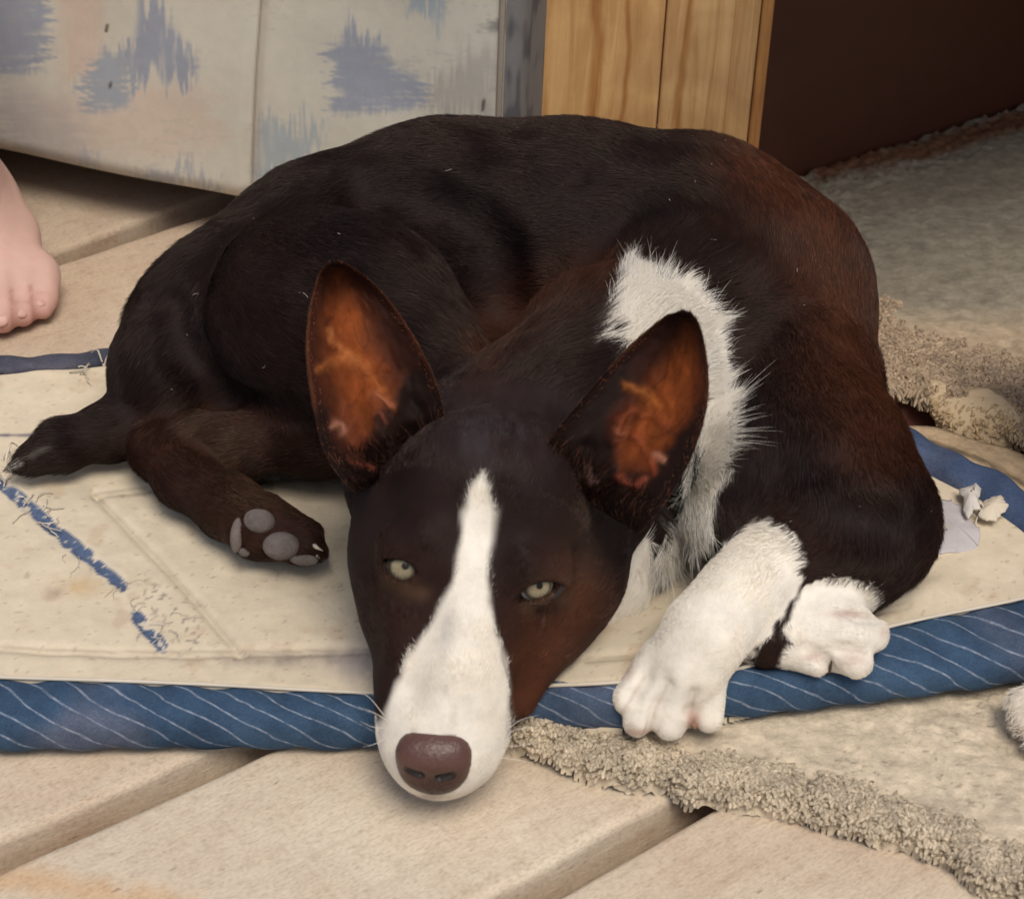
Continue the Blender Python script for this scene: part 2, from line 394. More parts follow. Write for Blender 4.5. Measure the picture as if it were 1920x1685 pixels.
# ================================================================== box with bevel
def rbox(name, o, ax, ay, az, size, mat, parent, wcscale=1, bev=.0012, tint=(1, 1, 1), seed=0, colf=None):
    """box from corner o along unit axes with sizes; gridded, bevelled"""
    sx, sy, sz = size
    def pos(t, L):
        return np.concatenate([[0, bev], np.linspace(bev, L-bev, max(2, int(L/.012)))[1:-1], [L-bev, L]])
    V = []; F = []; W = []; off = 0
    # faces as 6 grids with bevelled rims
    for (a, b, c, sa, sb, sc_, fl) in ((0, 1, 2, sx, sy, sz, 0), (0, 1, 2, sx, sy, sz, 1), (0, 2, 1, sx, sz, sy, 0), (0, 2, 1, sx, sz, sy, 1), (1, 2, 0, sy, sz, sx, 0), (1, 2, 0, sy, sz, sx, 1)):
        pa, pb = pos(0, sa), pos(0, sb)
        A, B = np.meshgrid(pa, pb, indexing='ij'); L = np.zeros(A.shape+(3,))
        L[..., a] = np.clip(A, bev*.3, sa-bev*.3); L[..., b] = np.clip(B, bev*.3, sb-bev*.3)
        rim = (A == 0) | (A == sa) | (B == 0) | (B == sb)
        cval = np.where(rim, bev*.3, 0); L[..., c] = cval if fl == 0 else sc_-cval
        L = L.reshape(-1, 3); f = gridf(len(pa), len(pb))
        V.append(L); F.append(f+off); off += len(L)
        W.append(L)
    L = np.concatenate(V); F = np.concatenate(F)
    P = np.asarray(o)+L[:, :1]*ax+L[:, 1:2]*ay+L[:, 2:]*az
    tin = np.tile(np.array(tint, float), (len(P), 1))
    if colf is not None: tin = colf(L, tin)
    return mk(name, P, F, mat, parent, col=tin, vec=L*wcscale+seed, smooth=False)

# ================================================================== KENNEL (post, dark interior, carpeted floor)
ken = empty('dog_house', (.11, .17, 0))
tag(ken, 'wooden dog house with pine corner boards and dark open doorway behind the dog', 'dog house')
def kp(v): return np.asarray(v)-np.array([.11, .17, 0])
zf = .012
pL = U(1006, 250, zf+.03); pR = U(1428, 285, zf+.0)
ang = R(3); ax = np.array([math.cos(ang), math.sin(ang), 0]); ay = np.array([-math.sin(ang), math.cos(ang), 0]); az = np.array([0, 0, 1.0])
pRb = U(1424, 262, .074); pRb[2] = 0
# left edge of the boards seen at (1008,100): find width along ax from pRb
best = None
for wv in np.linspace(.05, .2, 600):
    q_ = pRb-ax*wv+az*.1; x_, y_ = proj(q_[None]); 
    if best is None or abs(x_[0]-(1015-.056*y_[0])) < best[0]: best = (abs(x_[0]-(1015-.056*y_[0])), wv)
PW = best[1]+.0055
def pine_tint(kind):
    def f(L, tin):
        x = L[:, 0]; w_ = x.max(); 
        return tin
    return f
w1 = PW*.565
rbox('corner_board', kp(pRb-ax*PW), ax, ay, az, (w1-.0006, .018, .46), M['pine'], ken, seed=1.0, tint=(.97, .93, .88))
rbox('corner_board', kp(pRb-ax*(PW-w1)+ay*.0008), ax, ay, az, (PW-w1-.0055, .018, .46), M['pine'], ken, seed=2.3)
rbox('corner_trim', kp(pRb-ax*.0052-ay*.0012), ax, ay, az, (.0052, .021, .46), M['pine'], ken, seed=4.1, tint=(.80, .62, .44))
rbox('corner_trim', kp(pRb-ax*(PW+.004)-ay*.001), ax, ay, az, (.0039, .02, .46), M['pine'], ken, seed=6.1, tint=(1.0, .86, .66))
# dark inner panel: bottom line from (1540,310) to (1920,190)
b0 = U(1540, 308, .022); b1 = U(1920, 186, .022)
dd_ = (b1-b0); dd_ /= np.linalg.norm(dd_); nn_ = np.array([-dd_[1], dd_[0], 0])
st_ = b0-dd_*((b0[0]-pRb[0]-.0006)/dd_[0]); st_[2] = 0
rbox('inner_panel', kp(st_), dd_, nn_, az, (.62, .012, .45), M['darkwall'], ken)
# right end wall and roof
e_ = st_+dd_*.60; e_[2] = 0
rw = np.array([e_[0]-.16, e_[1]-.36, 0])
dv = np.array([e_[0]-rw[0], e_[1]-rw[1], 0]); Lr = np.linalg.norm(dv); dv /= Lr
rbox('end_panel', kp(rw), dv, np.array([dv[1], -dv[0], 0]), az, (Lr, .014, .45), M['darkwall'], ken)
# unseen roof slab, stretched forward to shade the carpet
rp = [pRb+np.array([.004, -.020, 0]), pRb+np.array([.02, -.20, 0]), rw+np.array([.10, -.10, 0]), e_+np.array([.06, .06, 0]), st_+np.array([-.08, .06, 0])]
V = np.array([[p[0], p[1], .30] for p in rp]+[[p[0], p[1], .325] for p in rp]); n_ = 5
V[[0, 3, 4, 5, 8, 9], 2] -= .075; V[[1, 2, 6, 7], 2] += .02
me = bpy.data.meshes.new('roof'); me.from_pydata([tuple(kp(v)) for v in V], [], [(4, 3, 2, 1, 0), (5, 6, 7, 8, 9)]+[(i, (i+1) % 5, 5+(i+1) % 5, 5+i) for i in range(5)])
me.materials.append(M['roof']); link(bpy.data.objects.new('roof', me), ken)

# ================================================================== rug (fleece carpet) : grid clipped to an outline
def sheet(name, outline, zf_, step, mat, parent, colf, thick=.012, edge=.012, edgef=None, extra=None):
    """outline in world xy; zf_(x,y)->base height; rounded towards the outline"""
    o = np.asarray(outline); mn = o.min(0)-step*2; mx = o.max(0)+step*2
    nx = int((mx[0]-mn[0])/step)+1; ny = int((mx[1]-mn[1])/step)+1
    X, Y = np.meshgrid(mn[0]+np.arange(nx)*step, mn[1]+np.arange(ny)*step, indexing='ij')
    x, y = X.ravel(), Y.ravel(); d = polysd(x, y, outline)
    if edgef is not None: d = d+edgef(x, y)
    keep = d < step*1.0
    xs, ys = x.copy(), y.copy()
    t = np.clip(-d/edge, 0, 1); h = np.sqrt(np.clip(1-(1-t)**2, 0, 1))
    z = zf_(x, y)+thick*h
    if extra is not None: z = z+extra(x, y, -d)
    V = np.stack([xs, ys, z], 1)
    f = gridf(nx, ny); kf = keep[f].all(1); f = f[kf]
    used = np.zeros(len(V), bool); used[f] = True; idx = np.cumsum(used)-1
    V = V[used]; f = idx[f]; c = colf(V, -d[used])
    return mk(name, V, f[:, ::-1] if False else f, mat, parent, col=c), V, -d[used]
def w2(pts, z=0): return UV([p[0] for p in pts], [p[1] for p in pts], z)[:, :2]

RZ = .011
rug_near = [(935, 1378), (951, 1399), (1081, 1450), (1246, 1485), (1302, 1510), (1357, 1504), (1467, 1529), (1661, 1581), (1771, 1620), (1826, 1659), (1881, 1683), (2000, 1760), (2200, 1850)]
rug_out = [tuple(p) for p in w2(rug_near, .003)]
rug_out += [tuple(U(2500, 1500, 0)[:2]), tuple(U(2450, 1000, 0)[:2]), tuple(U(2150, 985, 0)[:2]), tuple(U(1700, 868, 0)[:2]), tuple(U(1400, 900, 0)[:2]), tuple(U(960, 1250, 0)[:2])]
CR = srgb(214, 198, 172)
def rug_col(V, d):
    n = fbm(V, 60, 3, 4); k = np.clip(1+.10*n, .6, 1.2)[:, None]
    c = CR*k; x, y = proj(V)
    sq = np.abs(fbm(V*[1, 1.6, 1], 95, 11, 2)); lo = fbm(V, 30, 44, 2)
    mk_ = (ss(-sq, -.035, -.004)*ss(lo, .12, .34))[:, None]; c = c*(1-.42*mk_)
    return c
def rug_extra(x, y, d):
    P = np.stack([x, y], 1); peb = 1-ss(d, .007, .018)
    return .0011*fbm(P, 70, 9, 2)+ (.0016*peb+.0002)*vn(P, 480, 4)+(.0012*peb+.0003)*vn(P, 260, 6)-.0006*np.abs(vn(P, 190, 2))
rug = empty('fleece_rug'); tag(rug, 'flat beige fleece rug with nubby edge lying on the planks under the mat', 'rug')
_, RV, RD = sheet('rug_surface', rug_out, lambda x, y: 0*x+.0004, .0009, M['rug'], rug, rug_col, RZ, .008,
                  edgef=lambda x, y: .0018*vn(np.stack([x, y], 1), 90, 5), extra=rug_extra)
# nubby loops along the near edge
x_, y_ = proj(RV); nearm = (RD < .015*rng.uniform(.5, 1, len(RD))) & (y_ > 1300) & (x_ > 920) & (x_ < 2050) & (RD > .0005)
ids = rng.choice(np.nonzero(nearm)[0], 10500)
def loops(P0, ln, r, amp, K=8, lift=.5):
    N = len(P0); th = rng.uniform(0, 6.28, N); cu = rng.normal(0, 1.0, N)*1.6
    s = np.linspace(0, 1, K)[None]; a = th[:, None]+cu[:, None]*s*2.2
    step = ln/K; dx = np.cumsum(np.cos(a), 1)*step; dy = np.cumsum(np.sin(a), 1)*step
    z = np.sin(s*math.pi)*amp*rng.uniform(.5, 1.3, N)[:, None]
    return P0[:, None]+np.stack([dx, dy, z], -1)
P = loops(RV[ids]-[0, 0, .0005], .0034, .0005, .0010); 
cc = CR*rng.uniform(.70, 1.02, (len(ids), 1))
strands('pile_loops', P, np.array([.4, .9, 1, 1, 1, 1, .9, .4])*.00066, M['rug'], rug, cc)

# carpeted kennel floor and its shaggy front edge
KZ = .022
fl_px = [(1500, 690), (1600, 700), (1655, 728), (1700, 722), (1760, 742), (1800, 748), (1860, 770), (1905, 800), (1960, 815), (2100, 860), (2600, 800)]
fo = [tuple(p) for p in w2(fl_px, KZ)]+[tuple((e_+dv*-.02)[:2]), tuple((st_+dd_*.58)[:2]), tuple((st_-nn_*.001)[:2]), tuple(pRb[:2]+ax[:2]*.004), tuple(U(1480, 400, KZ)[:2])]
def flc(V, d):
    n = fbm(V, 45, 23, 4); x, y = proj(V); b = srgb(150, 142, 124)*ss(-y, -640, -560)[:, None]+srgb(190, 170, 142)*(1-ss(-y, -640, -560))[:, None]  # carpet graded darker towards the back, kennel shadow put into its colour
    k = ss(fbm(V, 55, 31, 3), .35, .6)[:, None]
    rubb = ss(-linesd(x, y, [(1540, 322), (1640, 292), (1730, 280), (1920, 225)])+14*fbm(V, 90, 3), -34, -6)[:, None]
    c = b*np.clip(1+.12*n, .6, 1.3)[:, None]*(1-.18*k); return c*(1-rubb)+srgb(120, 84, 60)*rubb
def fle(x, y, d):
    P = np.stack([x, y], 1); e = 1-ss(d, .02, .045)
    return .0005*fbm(P, 30, 3, 3)+(.0003+.0014*e)*vn(P, 380, 8)
ff, FV, FD = sheet('carpet', [tuple(np.array(p)-np.array([.11, .17])) for p in fo], lambda x, y: 0*x+KZ-.009, .0012, M['rug'], ken,
      lambda V, d: flc(V+[.11, .17, 0], d), .009, .005, edgef=lambda x, y: .002*vn(np.stack([x, y], 1), 70, 5)+.002*vn(np.stack([x, y], 1), 200, 6), extra=fle)
FVw = FV+[.11, .17, 0]; x_, y_ = proj(FVw)
mm = (FD < .05*rng.uniform(.1, 1, len(FD))) & (x_ > 1590) & (x_ < 2000) & (y_ > 560) & (FD > .0008)
ids = rng.choice(np.nonzero(mm)[0], 9000); P = loops(FV[ids]-[0, 0, .0003], .0042, .0005, .0011)
e3 = (FD[ids] < .005)
P[e3] += (np.linspace(0, 1, 8)[None, :, None]*np.array([0, -.0012, -.0032]))*rng.uniform(.4, 1.3, (e3.sum(), 1, 1))
strands('carpet_loops', P, np.array([.3, .8, 1, 1, 1, 1, .8, .3])*.0007, M['rug'], ken, srgb(186, 164, 138)*rng.uniform(.7, 1.15, (len(ids), 1)))

# torn floor edge: red-brown board below the carpet, foam tongue, carpet scraps
def ribbon(top, bot, z0, z1, n=60, wob=.0012, seed=0, bulge=0):
    A = cr(top, n); B = cr(bot, n); rows = []
    for k, f in enumerate(np.linspace(0, 1, 14)):
        px = A[:, 0]*(1-f)+B[:, 0]*f; py = A[:, 1]*(1-f)+B[:, 1]*f
        W = UV(px, py, 0); z = z0*(1-f)+z1*f
        W = np.array([U(px[i], py[i], z+bulge*math.sin(math.pi*f)) for i in range(n)])
        W = W+wob*fbm(W, 60, seed, 3)[:, None]; rows.append(W)
    return np.stack(rows, 1).reshape(-1, 3), gridf(n, 14)
V, F = ribbon([(1600, 700), (1700, 705), (1800, 720), (1920, 760), (2050, 800)], [(1600, 800), (1690, 800), (1780, 812), (1920, 860), (2050, 900)], .019, .001, seed=5)
mk('sill', kp(V), F, M['hollow'], ken)
V, F = ribbon([(1742, 722), (1790, 735), (1850, 752), (1915, 790)], [(1775, 800), (1800, 832), (1850, 845), (1905, 842)], .021, .006, seed=9, bulge=.003, wob=.0060)
fo_ = mk('foam_padding', kp(V), F, M['foam'], ken)
fi = rng.integers(0, len(V), 1500); P = loops(kp(V)[fi]+[0, -.0012, .0012], .004, .0005, .0009)
strands('foam_nap', P, np.array([.3, .8, 1, 1, 1, 1, .8, .3])*.0006, M['rug'], ken, srgb(204, 178, 140)*rng.uniform(.75, 1.08, (1500, 1)))
sm = fo_.modifiers.new('s', 'SOLIDIFY'); sm.thickness = .003
V, F = ribbon([(1690, 803), (1760, 808), (1850, 842), (1960, 872)], [(1705, 842), (1790, 868), (1890, 925), (1990, 965)], .0125, .0140, seed=12, wob=.0016)
c = srgb(196, 172, 140)*np.clip(1+.15*fbm(V, 200, 3), .5, 1.3)[:, None]
x_, y_ = proj(V); k = ss(-linesd(x_, y_, [(1740, 838), (1850, 876), (1930, 925)]), -7, -2)[:, None]; c = c*(1-.6*k)
so = mk('torn_flap', V, F, M['rug'], rug, col=c); so.modifiers.new('s', 'SOLIDIFY').thickness = .0025

# ================================================================== SOFA with ikat print
sofa = empty('sofa', (-.2, .25, 0)); SO = np.array([-.2, .25, 0])
tag(sofa, 'cream sofa side in blue-grey and peach brushstroke print, behind the dog on the left', 'sofa')
s0 = U(0, 292, .028); s1 = U(440, 377, .028); sx = s1-s0; sx /= np.linalg.norm(sx); sn = np.array([sx[1], -sx[0], 0])  # normal toward camera
if sn[1] > 0: sn = -sn
def spix(px, py):             # pixel to sofa plane coords (u,v)
    d = ray(px, py); t = ((s0-CAM)@sn)/(d@sn); p = CAM+d*t; return (p-s0)@sx, p[2]
uC = spix(940, 120)[0]        # welt at the right corner
u = np.concatenate([np.arange(-.38, uC, .00095), uC+np.linspace(0, .05, 60)[1:]]); 
v = np.concatenate([np.linspace(.0, .012, 9)[:-1], np.arange(.012, .30, .0011)])
Ug, Vg = np.meshgrid(u, v, indexing='ij')
zz = Vg+.026
back = np.where(Vg < .012, .012*(1-np.sqrt(np.clip(1-(1-Vg/.012)**2, 0, 1))), 0)
uu = np.minimum(Ug, uC); over = np.clip(Ug-uC, 0, None); rr = .009; an = np.clip(over/rr, 0, math.pi/2)
ex = rr*np.sin(an); ey = rr*(1-np.cos(an))+np.clip(over-rr*math.pi/2, 0, None)
P0 = s0[None, None]*[1, 1, 0]+(uu+ex)[..., None]*sx-(ey+back)[..., None]*sn; P0[..., 2] = zz
flat = np.stack([Ug, Vg], -1)
px_, py_ = proj(P0.reshape(-1, 3)); px_ = px_.reshape(Ug.shape); py_ = py_.reshape(Ug.shape)
seam1 = linesd(px_, py_, [(492, -400), (488, 0), (480, 120), (470, 300), (466, 420)])
bl = .0035*fbm(flat, 14, 4, 2)-.0028*np.exp(-(seam1/13)**2)
P0 = P0+bl[..., None]*sn*np.where(over > 0, 0, 1)[..., None]
# print: motifs with ragged horizontal / vertical dry-brush edges
jx = 34*vn(np.stack([py_*.16, px_*.004], -1), 1, 3)*np.abs(vn(np.stack([py_*.012, px_*.01], -1), 1, 8))+20*vn(np.stack([py_*.36, px_*.012], -1), 1, 5)*ss(vn(np.stack([py_*.02, px_*.02], -1), 1, 6), -.5, .5)
jy = 42*vn(np.stack([px_*.13, py_*.004], -1), 1, 13)*np.abs(vn(np.stack([px_*.010, py_*.01], -1), 1, 18))+24*vn(np.stack([px_*.30, py_*.012], -1), 1, 15)*ss(vn(np.stack([py_*.02, px_*.02], -1), 1, 16), -.5, .5)
def motif(poly, j='x', soft=6):
    soft = soft+5
    x, y = (px_+jx, py_+.25*jy) if j == 'x' else (px_+.25*jx, py_+jy)
    x = x+.6*jx*(j == 'x'); y = y+.6*jy*(j == 'y'); d = polysd(x.ravel(), y.ravel(), poly).reshape(px_.shape); gap_ = ss(vn(np.stack([px_*(.02 if j == 'x' else .22), py_*(.22 if j == 'x' else .02)], -1), 1, 91), .15, .6)*ss(-d, 60, 5); return (ss(-d, -soft, soft)*(1-.55*gap_))[..., None]
cream = srgb(205, 200, 184); blue = srgb(156, 161, 171); peach = srgb(206, 184, 166); aqua = srgb(170, 178, 178); grey = srgb(176, 172, 162)
c = np.tile(cream, px_.shape+(1,)).astype(float)
def paint(c, m_, k, a=1.0): return c*(1-m_*a)+k*m_*a
c = paint(c, motif([(110, -60), (200, -60), (190, 160), (120, 170)], 'y', 14), peach, .75)
c = paint(c, motif([(235, 150), (400, 165), (430, 260), (330, 300), (100, 280), (60, 190), (160, 180)], 'x', 22), peach, .6)
c = paint(c, motif([(0, 155), (140, 200), (180, 330), (0, 330)], 'x', 30), srgb(186, 178, 170), .8)
c = paint(c, motif([(-200, -80), (95, -80), (105, 50), (75, 130), (30, 140), (-200, 150)], 'x'), blue)
c = paint(c, motif([(262, 22), (300, 20), (330, 60), (350, 80), (372, 100), (372, 158), (250, 150), (185, 150), (195, 95), (255, 70)], 'y'), blue)
c = paint(c, motif([(185, 105), (230, 95), (250, 150), (245, 200), (165, 215), (160, 160)], 'x'), srgb(160, 166, 172))
c = paint(c, motif([(615, 80), (660, 70), (720, 85), (735, 130), (800, 150), (800, 200), (720, 215), (620, 215), (625, 150)], 'x'), blue)
c = paint(c, motif([(655, 62), (695, 62), (725, 100), (720, 190), (640, 190), (640, 110)], 'y'), blue)
c = paint(c, motif([(790, -40), (835, -40), (835, 20), (820, 60), (800, 20), (760, 22), (765, 5)], 'y'), srgb(165, 175, 180))
c = paint(c, motif([(488, 225), (560, 220), (610, 240), (560, 330), (480, 350), (470, 300)], 'y', 9), aqua)
c = paint(c, motif([(810, 150), (870, 105), (930, 90), (930, 230), (800, 215)], 'y', 14), grey, .9)
c = paint(c, motif([(905, 60), (935, 20), (960, 10), (955, 60)], 'x'), srgb(130, 128, 126), .8)
c = paint(c, motif([(255, 315), (330, 325), (420, 345), (420, 365), (250, 345)], 'y', 5), blue, .7)
c = paint(c, motif([(150, 285), (165, 285), (200, 320), (150, 310)], 'y', 5), blue, .5)
for (cx_, cy_, w_, h_) in ((560, -120, 90, 60), (300, -160, 80, 60), (820, -170, 90, 60), (-220, 250, 80, 60)):
    c = paint(c, motif([(cx_-w_, cy_-h_), (cx_+w_, cy_-h_*.6), (cx_+w_*.8, cy_+h_), (cx_-w_*.7, cy_+h_*.8)], 'x'), blue)
ragged = ss(vn(np.stack([px_*.045, py_*.3], -1), 1, 71)*np.abs(vn(np.stack([px_*.006, py_*.008], -1), 1, 72)), .30, .42)[..., None]
c = paint(c, ragged, grey, .35)
sidem = (over > .001)[..., None]  # side beyond the welt darkened, its shade painted into the cover colour
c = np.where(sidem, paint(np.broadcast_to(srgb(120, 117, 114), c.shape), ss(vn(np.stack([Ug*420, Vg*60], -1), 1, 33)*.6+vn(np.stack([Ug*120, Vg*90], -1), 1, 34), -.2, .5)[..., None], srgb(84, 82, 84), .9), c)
for (qx, qy, q2, q3) in ((202, 48, 200, 58), (209, 156, 208, 162), (908, 188, 906, 205)):
    c = paint(c, ss(-linesd(px_, py_, [(qx, qy), (q2, q3)]), -5, -1)[..., None], srgb(70, 60, 50), .9)
c = paint(c, np.exp(-(seam1/3.0)**2)[..., None], srgb(120, 100, 84), .75)
mk('cover_front', P0.reshape(-1, 3)-SO, gridf(len(u), len(v)), M['fabric'], sofa, col=c.reshape(-1, 3))
# welt cord on the corner, body behind, dust cover, feet
wp = np.array([s0*[1, 1, 0]+sx*uC+sn*.0012+az*z_ for z_ in np.linspace(.03, .325, 60)])+0
V, F = tube(wp-SO, .0014, 8); mk('welt_cord', V, F, M['fabric'], sofa, col=np.tile(srgb(150, 138, 124), (len(V), 1)))
bb = s0*[1, 1, 0]+sx*-.38-sn*.011+az*.030
rbox('sofa_base', bb-SO, sx, -sn, az, (.38+uC+.004, .45, .29), M['roof'], sofa)
q0 = s0*[1, 1, 0]+az*.317
V = []
for a_ in np.linspace(-.38, uC+.02, 30):
    for b_ in np.linspace(0, .46, 20): V.append(q0+sx*a_-sn*b_+az*(.03*math.sin(math.pi*min(1, max(0, b_/.46)))**.4))
V = np.array(V); mk('seat_cushion', V-SO, gridf(30, 20), M['fabric'], sofa, col=np.tile(cream, (len(V), 1)))
for a_, b_ in ((-.3, .06), (uC-.05, .09), (-.3, .4), (uC-.05, .4)):
    p = s0*[1, 1, 0]+sx*a_-sn*b_; V, F = tube(np.array([p, p+az*.031])-SO, [.012, .016], 12); mk('sofa_leg', V, F, M['darkwall'], sofa)

# ================================================================== MAT
def lift(x): return .012*ss(np.asarray(x, float), -.01, .045)      # the mat climbs onto the rug on the right
MT = .020
def mz(x): return float(MT+lift(x))
top_px = [(-420, 1262), (-150, 1268), (0, 1275), (200, 1281), (400, 1289), (700, 1304), (900, 1300), (1000, 1292), (1150, 1285), (1350, 1266), (1500, 1225), (1700, 1172), (1920, 1126), (2050, 1085)]
bot_px = [(-420, 1392), (-150, 1398), (0, 1402), (200, 1402), (400, 1402), (700, 1396), (900, 1370), (1000, 1354), (1150, 1352), (1350, 1336), (1500, 1322), (1700, 1302), (1920, 1268), (2090, 1215)]
back_px = [(2130, 1120), (2060, 1060), (1985, 1030), (1920, 975), (1850, 925), (1740, 872), (1600, 800), (1400, 700), (1100, 600), (700, 600), (380, 650), (210, 676), (0, 688), (-420, 705)]
def upx(p, dz=0):
    q_ = U(p[0], p[1], MT); return U(p[0], p[1], mz(q_[0])+dz)
tp = np.array([upx(p, -.001) for p in top_px])
out = [tuple(p[:2]+np.array([0, -.004])) for p in tp]+[tuple(upx(p)[:2]) for p in back_px]
BL = srgb(54, 76, 100)
seams = [[(180, 928), (290, 1040), (380, 1140), (450, 1222)], [(180, 926), (330, 905), (480, 893), (650, 880)], [(-200, 1205), (200, 1222), (450, 1222), (700, 1218)],
         [(1100, 1235), (1260, 1225), (1480, 1180), (1700, 1130)], [(-200, 816), (0, 816), (90, 815)]]
tears = [([(-40, 880), (0, 910), (60, 955), (120, 1010), (175, 1055), (228, 1098)], 13), ([(255, 1150), (275, 1180), (305, 1214)], 11)]
def mat_col(V, d):
    x, y = proj(V); P2 = np.stack([x, y], 1)
    c = np.tile(srgb(214, 200, 174), (len(V), 1))*np.clip(1+.06*fbm(P2, .012, 5, 4), .7, 1.2)[:, None]
    st = ss(fbm(P2*[1, 1.5], .022, 40, 4), .28, .55)[:, None]; c = c*(1-st*.16*np.array([.6, .9, 1.1]))
    fl = ss(fbm(P2*[1, 1.7], .10, 51, 3), .50, .62)[:, None]; c = c*(1-.28*fl*np.array([.8, .95, 1]))
    for cx, cy, rx, ry, k, a in ((165, 1098, 60, 18, srgb(196, 158, 96), .5), (560, 1235, 150, 16, srgb(120, 108, 104), .55), (680, 1245, 70, 40, srgb(150, 140, 145), .5), (100, 1110, 20, 10, srgb(150, 120, 100), .5), (1500, 1110, 200, 20, srgb(150, 140, 140), .25)):
        m_ = np.exp(-(((x-cx)/rx)**2+((y-cy)/ry)**2))*np.clip(.9+.9*fbm(P2, .05, int(cx), 3), 0, 1.4); m_ = np.clip(m_*a, 0, 1)[:, None]; c = c*(1-m_)+k*m_
    for i, s_ in enumerate(seams):
        dd = linesd(x, y, s_)+1.5*vn(P2, .08, i); k_ = np.exp(-(dd/3.2)**2)[:, None]*(.38 if i != 4 else .8)
        c = c*(1-k_)+(srgb(122, 106, 92) if i != 4 else srgb(60, 66, 96))*k_
    for i, (l_, w_) in enumerate(tears):
        dd = linesd(x+5*vn(P2, .07, 3), y+5*vn(P2, .07, 4), l_)
        wob = w_*(1+.35*vn(P2, .03, 5+i))
        halo = ss(-dd, -w_*2.0, -w_*.6)[:, None]*.4; c = c*(1-halo)+srgb(226, 216, 196)*halo
        k_ = ss(-dd, -wob, -wob*.75)*(1-.85*ss(vn(P2, .13, 61), .42, .62)); k_ = k_[:, None]
        c = c*(1-k_)+srgb(82, 97, 124)*np.clip(1+.25*vn(P2, .3, 7), .6, 1.3)[:, None]*k_
    sp = ss(fbm(P2, .14, 66, 2), .30, .45)*np.exp(-((linesd(x, y, [(290, 1120), (330, 1150), (360, 1205)])/36)**2)); sp = sp[:, None]*.6
    c = c*(1-sp)+srgb(96, 84, 92)*sp
    return c
def mat_extra(x, y, d):
    P = np.stack([x, y], 1); W = np.stack([x, y, lift(x)+MT], 1); px, py = proj(W)
    z = .0016*fbm(P, 22, 3, 3)+.0006*fbm(P, 75, 8, 3)
    for i, s_ in enumerate(seams[:4]): z = z-.0016*np.exp(-(linesd(px, py, s_)/9)**2)
    z = z+.0010*ss(-polysd(px, py, [(470, 880), (660, 860), (720, 1100), (560, 1130), (450, 1040)]), -60, 0)*0
    for l_, w_ in tears: z = z-.0010*np.exp(-(linesd(px, py, l_)/(w_*.8))**2)
    # sagging folds by the elbow
    z = z+.0018*np.exp(-((linesd(px, py, [(1640, 1128), (1760, 1100)])/22)**2))
    return z
matp = empty('quilted_mat'); tag(matp, 'worn cream quilted pet mat with blue striped binding and torn seams, lying under the dog', 'pet mat')
_, MV, MD = sheet('mat_top', out, lambda x, y: lift(x), .00095, M['canvas'], matp, mat_col, MT, .006, extra=mat_extra)
# striped binding swept along the edge
def binding(cl, aw, bh, name='binding', ncol=BL, k=56, n=1500, stripe=True, seed=0):
    C = cr(cl, n); A = np.interp(np.linspace(0, 1, n), np.linspace(0, 1, len(aw)), aw); B = np.interp(np.linspace(0, 1, n), np.linspace(0, 1, len(bh)), bh)
    T = np.gradient(C, axis=0); T[:, 2] = 0; T /= np.linalg.norm(T, axis=1)[:, None]; N = np.stack([T[:, 1], -T[:, 0], 0*T[:, 0]], 1)
    L = np.concatenate([[0], np.cumsum(np.linalg.norm(np.diff(C, axis=0), axis=1))])
    th = np.linspace(0, 2*math.pi, k, endpoint=False); ct, st = np.cos(th), np.sin(th)
    e = .8; cx = np.sign(ct)*np.abs(ct)**e; cz = np.sign(st)*np.abs(st)**e
    V = C[:, None]+A[:, None, None]*cx[None, :, None]*N[:, None]+B[:, None, None]*cz[None, :, None]*az
    W = V.reshape(-1, 3); lw = np.repeat(L, k); cw = np.tile(th, n)
    Q = np.stack([lw, np.sin(cw)*.01, np.cos(cw)*.01], 1)
    W = W+(np.stack([0*lw, np.cos(cw)*0, np.ones_like(lw)], 1))*(.0010*fbm(Q, 45, seed, 3)+.0006*np.sin(lw*300+cw*2))[:, None]
    arc = np.where(cw > math.pi*1.5, cw-2*math.pi, cw)*.0135      # roughly arc length round the cord
    ph = (lw+arc*1.25+.0030*fbm(Q, 38, seed+4, 2)+.0005*vn(Q, 300, 2))/.0125
    c = np.tile(ncol, (len(W), 1))*np.clip(1+.20*fbm(Q, 70, 9, 3), .5, 1.5)[:, None]
    dirt = ss(fbm(Q, 28, 77, 2), .1, .6)[:, None]*.35; c = c*(1-dirt)+srgb(112, 108, 118)*dirt
    return mk(name, W, gridf(n, k, closev=True), M['binding'], matp, col=c, vec=np.stack([ph, np.full_like(ph, 1.0 if stripe else .0), ph*0], 1))
cl = []; aw = []
for t_, b_ in zip(top_px, bot_px):
    cpx = (t_[0]+b_[0])/2, (t_[1]+b_[1])/2; q_ = U(*cpx, .011); z_ = .0105+float(lift(q_[0])); q_ = U(*cpx, z_)
    half = (b_[1]-t_[1])/2*depth(q_)/FPX; bz = .0105 if half > .0095 else .0085
    a_ = math.sqrt(max(half**2-(bz*.84)**2, .003**2))/.545; cl.append(q_); aw.append(min(a_, .019))
bh = [.0095]*len(aw)
binding(cl[:-1]+[U(2090, 1150, .024)], aw, bh)
bpx = [(2110, 1140), (2080, 1075), (2010, 1035), (1925, 978), (1855, 925), (1790, 893), (1735, 865), (1640, 815), (1500, 760)]
binding([U(*p, mz(U(*p, .03)[0])-.004) for p in bpx], [.010]*9, [.007]*9, name='binding', n=500, k=18, ncol=srgb(64, 80, 108), stripe=False, seed=8)
binding([U(*p, .016) for p in [(-420, 700), (-150, 694), (0, 688), (110, 683), (200, 674), (330, 655)]], [.0055]*6, [.0035]*6, name='binding', n=400, k=20, ncol=srgb(70, 72, 84), stripe=False, seed=9)
